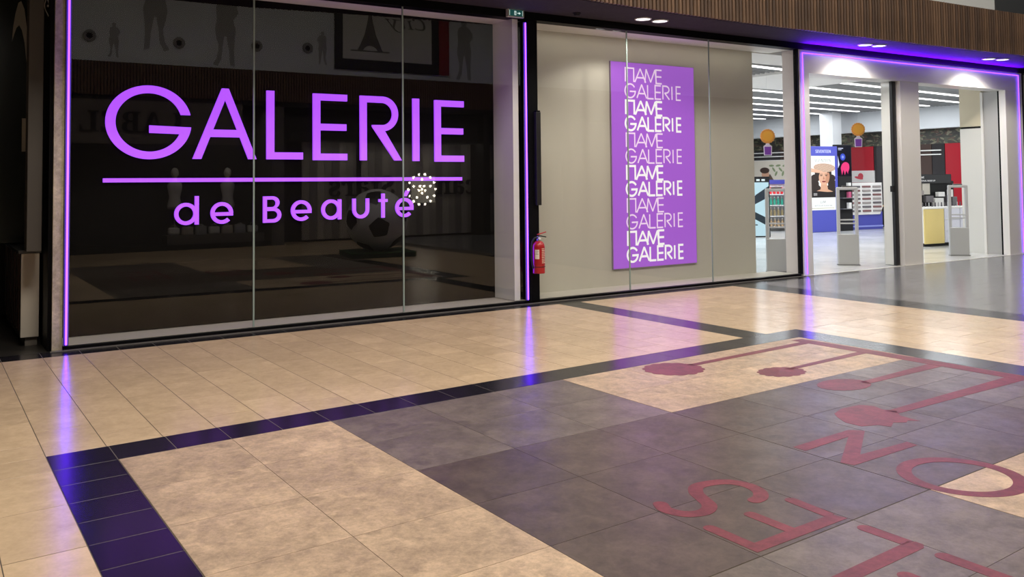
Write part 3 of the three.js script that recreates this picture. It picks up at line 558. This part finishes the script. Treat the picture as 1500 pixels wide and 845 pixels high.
part(art3, 'board', B(0.95, 0.36, 0.04), white, [0, 0, 0.02]); part(art3, 'print', new THREE.PlaneGeometry(0.93, 0.34), M([1, 1, 1], 0.5, { map: art3Tex }), [0, 0, 0.042]);

// ================================================================ THINGS ON THE SHOP FRONT
// downlights in pairs in the soffit
const lampWhite = glow([1, 0.97, 0.92], 3.0);
const lampSpots = [[7.69, 0.41, 'left lamp of the pair in the soffit above the poster window'], [7.98, 0.41, 'right lamp of the pair in the soffit above the poster window'], [12.2, 0.45, 'left lamp of the pair in the soffit above the left doorway'], [12.48, 0.5, 'right lamp of the pair in the soffit above the left doorway'], [15.62, 0.5, 'left lamp of the pair in the soffit above the right doorway'], [15.92, 0.58, 'right lamp of the pair in the soffit above the right doorway']];
for (const [x, z, where] of lampSpots) {
  const t = thing('downlight', 'round recessed downlight, ' + where, 'light', [x, 3.53, z]);
  part(t, 'ring', new THREE.TorusGeometry(0.1, 0.012, 8, 32).rotateX(Math.PI / 2), M([0.5, 0.5, 0.5], 0.4), [0, -0.004, 0]);
  part(t, 'lens', cyl(0.092, 0.092, 0.012, 32), lampWhite, [0, -0.004, 0]);
  const s = new THREE.SpotLight(new THREE.Color().setRGB(1, 0.93, 0.82), x > 10 ? 3.6 : 3, 0, 1.14, 0.2, 2);
  s.position.set(x, 3.5, z); s.target.position.set(x, 0, z - 0.3); s.castShadow = true; s.shadow.radius = 2; scene.add(s, s.target);
  if (x > 10) { const wide = new THREE.SpotLight(s.color, 1.5, 0, 1.5, 0.3, 2); wide.position.set(x, 3.505, z); wide.target.position.set(x, 0, z); wide.castShadow = true; wide.shadow.radius = 4; scene.add(wide, wide.target); }
}
const sensor = thing('smoke_detector', 'small dark round detector on the soffit left of the downlights', 'detector', [6.72, 3.53, 0.29]);
part(sensor, 'base', cyl(0.05, 0.05, 0.012, 24), matBlack, [0, -0.006, 0]); part(sensor, 'dome', cyl(0.042, 0.03, 0.025, 24), matBlack, [0, -0.024, 0]);
// exit sign
const exitTex = canvasTex(256, 128, (g, w, h) => {
  g.fillStyle = '#1d4a48'; g.fillRect(0, 0, w, h); g.fillStyle = '#eafff8';
  g.fillRect(96, 22, 34, 84); g.fillStyle = '#1d4a48'; g.beginPath(); g.arc(112, 40, 8, 0, 7); g.fill(); g.fillRect(106, 48, 12, 28); g.fillRect(102, 72, 8, 26); g.fillRect(116, 72, 8, 22);
  g.fillStyle = '#eafff8'; g.fillRect(150, 56, 34, 16); g.beginPath(); g.moveTo(180, 36); g.lineTo(212, 64); g.lineTo(180, 92); g.fill(); g.fillRect(10, 10, 6, h - 20); g.fillRect(w - 16, 10, 6, h - 20);
});
const exit = thing('exit_sign', 'small green lit emergency exit sign on the black beam above the neon tube', 'sign', [5.955, 3.487, 0.045]);
part(exit, 'case', B(0.235, 0.1, 0.05, 0.006), M([0.5, 0.52, 0.5], 0.4), [0, 0, 0.025]);
part(exit, 'face', new THREE.PlaneGeometry(0.205, 0.076), M([0.2, 0.2, 0.2], 0.4, { map: exitTex, emissive: new THREE.Color(1, 1, 1), emissiveMap: exitTex, emissiveIntensity: 0.75 }), [0, 0, 0.0515]);
rectLight([0.5, 1, 0.9], 0.5, 0.2, 0.08, [5.955, 3.487, 0.105], [5.955, 3.487, 3]);
// black cable box on the post
const cbox = thing('cable_box', 'tall narrow black box fixed on the black post above the extinguisher', 'box', [6.272, 1.18, 0.035]);
part(cbox, 'case', B(0.07, 1.13, 0.05, 0.005), M([0.012, 0.011, 0.012], 0.4), [0, 0.565, 0.025]); part(cbox, 'lid', B(0.06, 0.02, 0.045, 0.004), steelBlack, [0, 1.14, 0.025]);
// fire extinguisher
const ex = thing('fire_extinguisher', 'red fire extinguisher hanging on the black post between the shop windows', 'extinguisher', [6.222, 0.37, 0.13]);
const redM = M([0.42, 0.018, 0.022], 0.3);
part(ex, 'cylinder', new THREE.LatheGeometry([[0, 0], [0.07, 0], [0.0735, 0.006], [0.0735, 0.31], [0.068, 0.345], [0.05, 0.372], [0.028, 0.386], [0, 0.388]].map((q) => new THREE.Vector2(...q)), 40), redM);
part(ex, 'valve', cyl(0.02, 0.024, 0.06, 16), steel, [0, 0.41, 0]);
part(ex, 'lever', B(0.13, 0.012, 0.02, 0.004), redM, [0.045, 0.475, 0.0], [0, 0, 0.22]);
part(ex, 'carry_handle', B(0.12, 0.012, 0.02, 0.004), matBlack, [0.05, 0.44, 0.0], [0, 0, -0.2]);
part(ex, 'gauge', cyl(0.014, 0.014, 0.02, 16).rotateX(Math.PI / 2), white, [-0.004, 0.415, 0.028]);
part(ex, 'hose', tube([[-0.01, 0.42, 0], [-0.05, 0.425, 0.0], [-0.09, 0.38, 0.0], [-0.105, 0.27, 0], [-0.1, 0.15, 0], [-0.088, 0.06, 0.01]], 0.011, 40), matBlack);
part(ex, 'band', new THREE.TorusGeometry(0.0745, 0.004, 6, 40).rotateX(Math.PI / 2), matBlack, [0, 0.08, 0]);
part(ex, 'bracket', B(0.05, 0.26, 0.022), matBlack, [0, 0.2, -0.084]);
const exLabel = canvasTex(256, 256, (g, w, h) => { g.fillStyle = '#a3161c'; g.fillRect(0, 0, w, h); g.fillStyle = '#e6d9cc'; g.fillRect(10, 40, 70, 130); g.fillStyle = '#d9b9a8'; for (let i = 0; i < 9; i++) g.fillRect(120, 24 + i * 24, 60 + (i * 37) % 60, 12); g.fillStyle = '#777'; g.fillRect(16, 60, 50, 6); g.fillRect(16, 80, 44, 6); g.fillRect(16, 100, 50, 6); });
part(ex, 'label', new THREE.CylinderGeometry(0.0742, 0.0742, 0.22, 32, 1, true, -1.35, 2.7), M([1, 1, 1], 0.4, { map: exLabel }), [0, 0.21, 0]);

// ================================================================ LEFT OF THE WINDOW
const concrete = M([0.62, 0.535, 0.37], 0.85, { map: plasterMap, bumpMap: plasterMap, bumpScale: 0.004 });
{ const g = BB(1.008, 0, -0.4, 1.092, 3.53, 0.01), u = g.attributes.uv, q = g.attributes.position; for (let i = 0; i < u.count; i++) u.setXY(i, q.getX(i) + q.getZ(i), q.getY(i)); structMesh('wall_7', g, concrete); }
structMesh('trim_8', BB(0.975, 0, -0.5, 1.006, 3.53, -0.03), steelBlack);
structMesh('trim_9', BB(0.81, 0.89, -0.3, 0.93, 3.53, -0.1, 0.004), M([0.05, 0.042, 0.036], 0.6));
const cable = thing('loose_cable', 'loose white cables hanging at the top of the dark gap by the concrete column', 'cable', [0.955, 3.0, -0.2]);
part(cable, 'wire', tube([[-0.02, 0.5, 0], [0.01, 0.25, 0.02], [-0.015, 0.12, 0.03], [0.02, 0.03, 0.02]], 0.004), offWhite); part(cable, 'wire', tube([[0.02, 0.5, 0], [0.0, 0.3, -0.02], [0.02, 0.16, 0.0], [0.025, 0.14, 0.01]], 0.004), offWhite); part(cable, 'plug', B(0.03, 0.02, 0.02, 0.004), white, [0.022, 0.13, 0.01]);
const lowCab = thing('low_cabinet', 'long low cabinet with a pale end panel and dark striped side at the left edge', 'cabinet', [0.87, 0, -0.45]);
part(lowCab, 'end_panel', B(0.15, 0.77, 0.03, 0.003), M([0.55, 0.49, 0.41], 0.6), [0.005, 0.465, -0.015]);
part(lowCab, 'body', B(0.12, 0.77, 2.2), M([0.022, 0.016, 0.012], 0.5), [0.01, 0.465, -1.13]);
part(lowCab, 'plinth', B(0.1, 0.08, 2.1), M([0.14, 0.12, 0.1], 0.7), [0.02, 0.04, -1.08]);
part(lowCab, 'worktop', B(0.19, 0.03, 2.26, 0.004), M([0.05, 0.05, 0.052], 0.35), [0, 0.866, -1.12]);
for (let i = 0; i < 9; i++) part(lowCab, 'side_batten', B(0.012, 0.75, 0.09), M([0.05 + 0.02 * (i % 2), 0.035, 0.025], 0.5), [-0.055, 0.465, -0.2 - i * 0.22]);
const side = struct('wall_8');
part(side, 'back_wall', BB(-6, 0, -3.2, 1.0, 3.53, -3.0), M([0.03, 0.026, 0.024], 0.6));
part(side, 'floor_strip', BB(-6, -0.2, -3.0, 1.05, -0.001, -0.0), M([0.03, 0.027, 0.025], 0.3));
part(side, 'dividing_wall', BB(1.0, 0, -3.2, 1.06, 3.53, -0.4), matBlack);
const arch = thing('arched_panel', 'dark green-black panel with a grey crescent swoosh behind the pilaster', 'panel', [0, 0, -1.45]);
part(arch, 'panel', BB(-0.6, 0.9, -0.04, 0.965, 3.52, 0), M([0.014, 0.018, 0.016], 0.25));
part(arch, 'crescent', ext(shape([[0.775, 2.95], [0.785, 3.1], [0.805, 3.25], [0.83, 3.36], [0.855, 3.38], [0.885, 3.3], [0.91, 3.1], [0.925, 2.85], [0.932, 2.6], [0.934, 2.35], [0.925, 2.55], [0.91, 2.75], [0.89, 2.95], [0.865, 3.08], [0.84, 3.13], [0.815, 3.1], [0.795, 3.03]]), 0.01), M([0.3, 0.29, 0.27], 0.6), [0, 0, 0.0]);
part(arch, 'card', BB(0.875, 1.83, 0, 0.925, 2.17, 0.012), M([0.4, 0.37, 0.32], 0.7));
structMesh('ceiling_003', BB(-6, 3.53, -3.2, 1.06, 3.7, 0.0), M([0.13, 0.105, 0.08], 0.8));

// ================================================================ FLOOR STICKERS
const sticker = M([0.25, 0.052, 0.062], 0.45, { map: stoneMap });
function decal(name, label, cat, polys, group) {
  const flat = polys.map(([pts, hole]) => ext(shape(pts.map(([x, z]) => [x, -z]), hole ? [hole.map(([x, z]) => [x, -z])] : []), 0.0008).rotateX(-Math.PI / 2));
  const t = thing(name, label, cat, [0, 0.0002, 0], 0, group);
  flat.forEach((g, i) => part(t, polys[i][2] ?? 'letter_shape', g, sticker)); return t;
}
const flower = (cx, cz, rx, rz, k, amp, ph = 0) => { const o = []; for (let i = 0; i < k * 8; i++) { const a = i / (k * 8) * 2 * Math.PI, r = 1 + amp * Math.abs(Math.sin(a * k / 2 + ph)) - amp / 2; o.push([cx + rx * r * Math.cos(a), cz + rz * r * Math.sin(a)]); } return o; };
decal('floor_sticker', 'red branching line with four round flower heads stuck on the stone floor', 'sticker', [
  [[[6.66, 3.5], [6.8, 3.5], [6.83, 4.0], [6.84, 5.6], [6.69, 5.6], [6.67, 4.02]], null, 'stem'],
  [[[5.13, 3.725], [6.665, 3.6], [6.665, 3.69], [5.15, 3.79]], null, 'branch'], [[[5.62, 4.285], [6.668, 4.185], [6.668, 4.27], [5.65, 4.335]], null, 'branch'],
  [[[5.7, 4.9], [6.676, 4.82], [6.676, 4.935], [5.7, 4.97]], null, 'branch'], [[[5.12, 5.5], [6.686, 5.42], [6.686, 5.55], [5.15, 5.58]], null, 'branch'],
  [flower(4.94, 3.78, 0.24, 0.225, 14, 0.09), null, 'flower'], [flower(5.53, 4.34, 0.2, 0.155, 14, 0.1), null, 'flower'], [flower(5.545, 4.885, 0.22, 0.155, 20, 0.03), null, 'flower'],
  [[[4.697, 5.521], [4.764, 5.413], [4.819, 5.351], [4.954, 5.301], [5.13, 5.306], [5.184, 5.38], [5.15, 5.46], [5.189, 5.534], [5.106, 5.617], [5.09, 5.76], [5.04, 5.71], [4.993, 5.732], [4.93, 5.687], [4.834, 5.738], [4.809, 5.668], [4.704, 5.63]], null, 'flower'],
]);
decal('floor_letter', 'red floor letter N lying below the flower stickers', 'sticker', [[[[4.04, 5.669], [4.575, 5.632], [4.635, 5.7], [4.218, 5.966], [4.634, 5.97], [4.62, 6.04], [4.04, 6.06], [4.02, 5.99], [4.455, 5.72], [4.04, 5.755]]]]);
decal('floor_letter', 'red floor letter O lying half on grey and half on beige stone', 'sticker', [[arc(4.325, 6.465, 0.3, 0.297, 0, 2 * Math.PI, 60), arc(4.322, 6.465, 0.23, 0.222, 0, 2 * Math.PI, 60).reverse()]]);
const bar = (x0, z0, x1, z1, w, round0 = true) => { const a = Math.atan2(z1 - z0, x1 - x0), n = [-Math.sin(a) * w / 2, Math.cos(a) * w / 2]; const o = []; if (round0) for (let i = 0; i <= 10; i++) { const b = a + Math.PI / 2 + Math.PI * i / 10; o.push([x0 + Math.cos(b) * w / 2, z0 + Math.sin(b) * w / 2]); } else o.push([x0 + n[0], z0 + n[1]], [x0 - n[0], z0 - n[1]]); o.push([x1 - n[0], z1 - n[1]], [x1 + n[0], z1 + n[1]]); return o; };
decal('floor_letter', 'red floor letter E lying along the dark joint, right of the S', 'sticker', [[[[2.793, 6.52], [3.392, 6.495], [3.372, 6.424], [2.793, 6.45]]], [bar(2.825, 6.235, 2.825, 6.452, 0.062)], [bar(3.085, 6.225, 3.085, 6.442, 0.062)], [bar(3.372, 6.21, 3.358, 6.43, 0.062)]]);
{
  const path = [[2.905, 5.93], [2.845, 5.905], [2.818, 5.97], [2.85, 6.055], [2.93, 6.088], [3.01, 6.05], [3.05, 5.97], [3.085, 5.89], [3.15, 5.83], [3.23, 5.828], [3.32, 5.865], [3.362, 5.95], [3.34, 6.05], [3.28, 6.105], [3.235, 6.115]];
  const c = new THREE.CatmullRomCurve3(path.slice(1).map(([x, z]) => new THREE.Vector3(x, 0, z))), l = [], r = [], N = 60, w = 0.035;
  for (let i = 0; i <= N; i++) { const p = c.getPoint(i / N), t = c.getTangent(i / N); l.push([p.x - t.z * w, p.z + t.x * w]); r.push([p.x + t.z * w, p.z - t.x * w]); }
  const cap = (p, q, k) => { const o = [], m = [(p[0] + q[0]) / 2, (p[1] + q[1]) / 2], a = Math.atan2(p[1] - m[1], p[0] - m[0]); for (let i = 1; i < 8; i++) o.push([m[0] + w * Math.cos(a + k * Math.PI * i / 8), m[1] + w * Math.sin(a + k * Math.PI * i / 8)]); return o; };
  decal('floor_letter', 'red curved floor letter S on the grey stone, leftmost of the letters', 'sticker', [[[...l, ...cap(l[N], r[N], -1), ...r.reverse(), ...cap(r[N], l[0], -1)]]]);
}
decal('floor_letter', 'red corner-shaped floor letter in front of the E at the lower frame edge', 'sticker', [[[[2.75, 6.83], [3.37, 6.79], [3.4, 6.81], [3.4, 6.845], [3.37, 6.865], [2.75, 6.9]]], [bar(3.358, 6.608, 3.362, 6.8, 0.068)]]);
decal('floor_letter', 'red straight bar of a floor letter at the lower right frame edge', 'sticker', [[bar(3.36, 6.957, 3.362, 7.3, 0.07)], [[[2.75, 7.24], [3.4, 7.21], [3.4, 7.29], [2.75, 7.32]]]]);
decal('floor_letter', 'red rounded end of a floor letter cut by the lower frame edge', 'sticker', [[bar(3.085, 6.975, 3.088, 7.2, 0.068)]]);

// ================================================================ OPPOSITE SIDE OF THE MALL (seen mirrored in the glass)
const font = await new FontLoader().loadAsync('fonts/droid/droid_serif_bold.typeface.json');
const ZO = 12.0;
const opp = struct('wall_back');
part(opp, 'upper_wall', BB(-6, 4.15, ZO, 27, 7.6, ZO + 0.2), upperWhite);
part(opp, 'fascia_band', BB(-6, 3.42, ZO - 0.02, 27, 4.15, ZO + 0.2), M([0.02, 0.012, 0.008], 0.8));
{ const l = []; for (let i = 0; i < 360; i++) l.push(B(0.042, 0.72, 0.03).clone().translate(-3 + i * 0.066, 3.785, ZO - 0.035)); const m = part(opp, 'slat_field', mergeGeometries(l), M([0.14, 0.075, 0.045], 0.6)); m.userData.kind = 'stuff'; }
const oppShop = struct('wall_9');
structMesh('wall_10', BB(-6, 0, ZO + 1.2, 27, 3.42, ZO + 1.4), M([0.025, 0.023, 0.022], 0.7));
structMesh('ceiling_004', BB(-6, 3.3, ZO, 27, 3.42, ZO + 1.2), matBlack);
part(oppShop, 'shop_post', BB(7.0, 0, ZO, 7.3, 3.42, ZO + 1.2), M([0.1, 0.09, 0.08], 0.6));
part(oppShop, 'shop_post', BB(12.9, 0, ZO, 13.1, 3.42, ZO + 1.2), matBlack);
for (const x of [9.2, 15.6]) part(oppShop, 'shop_frame', BB(x, 0, ZO, x + 0.08, 2.55, ZO + 0.1), matBlack);
structMesh('trim_10', BB(2.2, 0, ZO + 0.02, 7.0, 0.12, ZO + 1.2), matBlack);
for (let i = 0; i < 30; i++) part(oppShop, 'wall_plank', BB(8.0 + i * 0.2, 0.05, ZO + 0.7, 8.19 + i * 0.2, 2.5, ZO + 0.73 + 0.01 * (i % 3)), M([[0.3, 0.27, 0.23], [0.2, 0.18, 0.16], [0.4, 0.36, 0.31]][(i * 7) % 3], 0.7));
part(oppShop, 'shop_lintel', BB(7.3, 2.5, ZO + 0.3, 14.2, 3.3, ZO + 0.5), matBlack);
const shopSign = thing('shop_sign', 'wide dim shop sign with dark capital letters, mirrored in the left window', 'sign', [3.9, 2.85, ZO - 0.02], Math.PI);
part(shopSign, 'board', B(4.2, 0.95, 0.06), M([0.13, 0.11, 0.09], 0.6), [-0.3, 0, -0.04]);
{ const g = new TextGeometry('LABEL', { font, size: 0.46, depth: 0.03, curveSegments: 4 }); g.computeBoundingBox(); g.translate(-(g.boundingBox.max.x) / 2, -0.23, -0.01); part(shopSign, 'lettering', g, matBlack); }
const starSign = thing('shop_sign', 'dark typewriter-style shop name on weathered planks, mirrored in the window', 'sign', [11.05, 1.25, ZO + 0.68], Math.PI);
{ const g1 = new TextGeometry('American', { font, size: 0.52, depth: 0.03, curveSegments: 4 }); g1.computeBoundingBox(); g1.translate(-0.75 - g1.boundingBox.max.x, -0.12, 0); part(starSign, 'lettering', g1, matBlack);
  const g2 = new TextGeometry('Stars', { font, size: 0.52, depth: 0.03, curveSegments: 4 }); g2.computeBoundingBox(); g2.translate(0.5, -0.12, 0); part(starSign, 'lettering', g2, matBlack); }
const starLamp = thing('star_lamp', 'ring of small white bulbs around a bulb star, mirrored in the left window', 'light', [11.04, 1.28, ZO + 0.1], Math.PI);
const bulbMat = glow([1, 0.93, 0.78], 26), bulbGeo = new THREE.SphereGeometry(0.034, 10, 8);
part(starLamp, 'ring_frame', new THREE.TorusGeometry(0.4, 0.012, 6, 48), matBlack);
for (let i = 0; i < 14; i++) part(starLamp, 'bulb', bulbGeo, bulbMat, [0.4 * Math.cos(i * 360 / 14 * rad), 0.4 * Math.sin(i * 360 / 14 * rad), 0.03]);
{ const pts = []; for (let i = 0; i < 10; i++) { const a = Math.PI / 2 + i * 36 * rad, r = i % 2 ? 0.1 : 0.26; pts.push([r * Math.cos(a), r * Math.sin(a)]); }
  part(starLamp, 'star', ext(shape(pts), 0.02), M([0.3, 0.24, 0.15], 0.5), [0, 0, -0.01]);
  for (const [x, y] of pts) part(starLamp, 'bulb', bulbGeo, bulbMat, [x, y, 0.03]); part(starLamp, 'bulb', bulbGeo, bulbMat, [0, 0, 0.03]); }
rectLight([1, 0.9, 0.7], 1.2, 0.7, 0.7, [11.04, 1.28, ZO + 0.0], [11.04, 1.28, 0]);
// giant football on a green plinth
const ball = thing('giant_football', 'giant black and white football on a low green plinth, mirrored in the window', 'ball', [7.75, 0.1, 7.75]);
{
  const ico = new THREE.IcosahedronGeometry(1, 0).attributes.position, v = []; for (let i = 0; i < ico.count; i++) { const q = new THREE.Vector3().fromBufferAttribute(ico, i).normalize(); if (!v.some((p) => p.distanceTo(q) < 0.01)) v.push(q); }
  const R = 0.62; part(ball, 'white_skin', new THREE.IcosahedronGeometry(R, 12), M([0.7, 0.7, 0.7], 0.5), [0, R, 0]).rotation.set(0.35, 0.4, 0);
  v.forEach((c) => { const near = v.filter((p) => p !== c && p.distanceTo(c) < 1.2).map((p) => c.clone().multiplyScalar(2).add(p).divideScalar(3).normalize());
    const u = near[0].clone().sub(c).normalize(), w = c.clone().cross(u); near.sort((a, b) => Math.atan2(a.dot(w), a.dot(u)) - Math.atan2(b.dot(w), b.dot(u)));
    const pos = [], S = 6; for (let k = 0; k < 5; k++) { const a = near[k], b = near[(k + 1) % 5]; const P = (i, j) => c.clone().multiplyScalar(1 - i / S).add(a.clone().lerp(b, i ? j / i : 0).multiplyScalar(i / S)).normalize().multiplyScalar(R + 0.006);
      for (let i = 0; i < S; i++) for (let j = 0; j <= i; j++) { pos.push(...P(i, j).toArray(), ...P(i + 1, j).toArray(), ...P(i + 1, j + 1).toArray()); if (j < i) pos.push(...P(i, j).toArray(), ...P(i + 1, j + 1).toArray(), ...P(i, j + 1).toArray()); } }
    const g = new THREE.BufferGeometry(); g.setAttribute('position', new THREE.Float32BufferAttribute(pos, 3)); g.computeVertexNormals();
    part(ball, 'black_patch', g, M([0.01, 0.01, 0.01], 0.5), [0, R, 0]).rotation.set(0.35, 0.4, 0); });
}
const plinth = thing('green_plinth', 'low green artificial turf plinth under the giant football', 'plinth', [7.75, 0, 7.75], 0.2);
part(plinth, 'turf_top', B(1.3, 0.02, 1.3), M([0.02, 0.07, 0.02], 0.95), [0, 0.09, 0]); part(plinth, 'body', B(1.28, 0.08, 1.28), M([0.015, 0.04, 0.018], 0.8), [0, 0.04, 0]);
// wall print panel with tower and the word City
const cityTex = canvasTex(512, 512, (g, w, h) => {
  g.fillStyle = '#d8d5cd'; g.fillRect(0, 0, w, h); g.fillStyle = '#6f6a64';
  g.beginPath(); g.moveTo(360, 40); g.lineTo(372, 200); g.lineTo(392, 320); g.lineTo(430, 440); g.lineTo(400, 440); g.bezierCurveTo(385, 390, 335, 390, 320, 440); g.lineTo(290, 440); g.lineTo(328, 320); g.lineTo(348, 200); g.fill(); g.fillRect(250, 440, 220, 10);
  g.font = 'italic 130px serif'; g.fillText('City', 20, 250);
});
const city = thing('wall_poster', 'framed pale poster with a lattice tower and script, mirrored high in the window', 'poster', [10.05, 5.4, ZO], Math.PI);
part(city, 'frame', B(2.95, 2.2, 0.06), M([0.012, 0.012, 0.014], 0.5), [0.0, 0, 0.031]);
part(city, 'print', new THREE.PlaneGeometry(2.5, 1.7), M([1, 1, 1], 0.6, { map: cityTex }), [0.02, 0.02, 0.063]);
part(city, 'red_bar', B(0.3, 2.2, 0.08), M([0.3, 0.012, 0.02], 0.5), [-1.6, 0, 0.041]);
for (const [x, y, w] of [[3.01, 4.68, 'first'], [4.86, 4.66, 'second'], [6.63, 4.72, 'third'], [7.88, 4.76, 'fourth']]) {
  const t = thing('air_nozzle', `round air nozzle on the white upper wall, ${w} from the window's left edge`, 'vent', [x, y, ZO], Math.PI);
  part(t, 'ring', new THREE.TorusGeometry(0.1, 0.035, 10, 28), M([0.3, 0.29, 0.28], 0.5), [0, 0, 0.03]); part(t, 'throat', cyl(0.09, 0.09, 0.02, 24).rotateX(Math.PI / 2), matBlack, [0, 0, 0.012]);
}
// fashion silhouettes on the upper wall
function silhouette(x, y, h, flip, label) {
  const pts = [[-0.03, 1], [0.03, 1], [0.045, 0.95], [0.03, 0.89], [0.08, 0.86], [0.1, 0.78], [0.09, 0.6], [0.11, 0.48], [0.1, 0.4], [0.07, 0.25], [0.09, 0.1], [0.13, 0.02], [0.08, 0.0], [0.04, 0.1], [0.03, 0.25], [0.01, 0.4], [-0.01, 0.4], [-0.04, 0.2], [-0.05, 0.02], [-0.1, 0.0], [-0.09, 0.2], [-0.1, 0.4], [-0.11, 0.48], [-0.08, 0.62], [-0.14, 0.72], [-0.12, 0.8], [-0.08, 0.86], [-0.03, 0.89], [-0.045, 0.95]];
  const t = thing('wall_silhouette', label, 'wall decal', [x, y, ZO], Math.PI);
  part(t, 'figure', ext(shape((flip ? pts.map(([a, b]) => [-a, b]).reverse() : pts).map(([a, b]) => [a * h * 1.25, b * h])), 0.006), M([0.4, 0.39, 0.37], 0.7));
}
silhouette(3.5, 4.25, 0.75, false, 'small grey walking figure decal between the first two air nozzles');
silhouette(4.35, 4.45, 1.9, true, 'tall grey figure decal with legs left of the second air nozzle');
silhouette(5.9, 4.2, 1.75, false, 'grey striding figure decal between the second and third air nozzles');
silhouette(8.27, 4.38, 0.82, true, 'small grey figure decal in a skirt left of the tower poster');
silhouette(12.31, 4.2, 1.65, false, 'grey standing figure decal right of the tower poster');
// shop display with two mannequins
function mannequin(x, y, label) {
  const t = thing('mannequin', label, 'mannequin', [x, y, ZO + 0.85], Math.PI);
  const sk = M([0.7, 0.68, 0.64], 0.4);
  part(t, 'head', new THREE.SphereGeometry(0.1, 20, 16).scale(0.85, 1.2, 1), sk, [0, 1.62, 0]);
  part(t, 'neck', cyl(0.045, 0.055, 0.12, 14), sk, [0, 1.48, 0]);
  part(t, 'torso', new THREE.LatheGeometry([[0, 0.78], [0.15, 0.78], [0.17, 0.86], [0.12, 1.05], [0.16, 1.25], [0.17, 1.34], [0.1, 1.42], [0.05, 1.45], [0, 1.45]].map((q) => new THREE.Vector2(...q)), 24).scale(1, 1, 0.65), M([0.5, 0.48, 0.46], 0.8));
  part(t, 'pole', cyl(0.015, 0.015, 0.78, 10), steel, [0, 0.39, 0]); part(t, 'foot', cyl(0.15, 0.15, 0.02, 24), steel, [0, 0.01, 0]);
}
mannequin(4.98, 0.12, 'pale mannequin at left in the display mirrored under the big letters');
mannequin(6.2, 0.12, 'pale mannequin at right in the display mirrored under the big letters');
const bench = thing('display_platform', 'low dark display platform carrying bags in the mirrored shop window', 'platform', [5.75, 0.12, ZO + 0.35]);
part(bench, 'deck', B(2.2, 0.2, 0.5), M([0.1, 0.09, 0.08], 0.6), [0, 0.1, 0]);
const bagM = [M([0.6, 0.58, 0.54], 0.6), M([0.45, 0.4, 0.33], 0.6), M([0.3, 0.3, 0.3], 0.6)];
for (let i = 0; i < 7; i++) {
  const t = thing('handbag', ['first', 'second', 'third', 'fourth', 'fifth', 'sixth', 'seventh'][i] + ' pale handbag from the left along the mirrored display platform', 'bag', [4.85 + i * 0.3, 0.32, ZO + 0.35], Math.PI);
  part(t, 'body', new RoundedBoxGeometry(0.24, 0.16 + 0.03 * (i % 3), 0.12, 3, 0.03), bagM[i % 3], [0, 0.09, 0]); part(t, 'handle', new THREE.TorusGeometry(0.06, 0.008, 6, 20, Math.PI), bagM[(i + 1) % 3], [0, 0.17, 0]);
}
rectLight([1, 0.93, 0.82], 14, 2.4, 0.3, [5.7, 3.2, ZO + 0.3], [5.7, 0, ZO + 0.7]);
rectLight([1, 0.95, 0.88], 11, 5, 0.2, [10.8, 2.49, ZO + 0.2], [10.8, 0.6, ZO + 0.7]);
// ceiling lamps of the mall
MALL_PANELS.forEach(([x, z], i) => {
  const t = thing('ceiling_panel_light', ['first', 'second', 'third', 'fourth'][i] + ' square warm ceiling panel of the mall, counted from the left', 'light', [x, 7.6, z]);
  part(t, 'frame', B(2.4, 0.12, 2.4), offWhite, [0, -0.06, 0]); part(t, 'diffuser', B(2.2, 0.02, 2.2), glow(MALL, 3), [0, -0.13, 0]);
});
renderer.render(scene, camera);
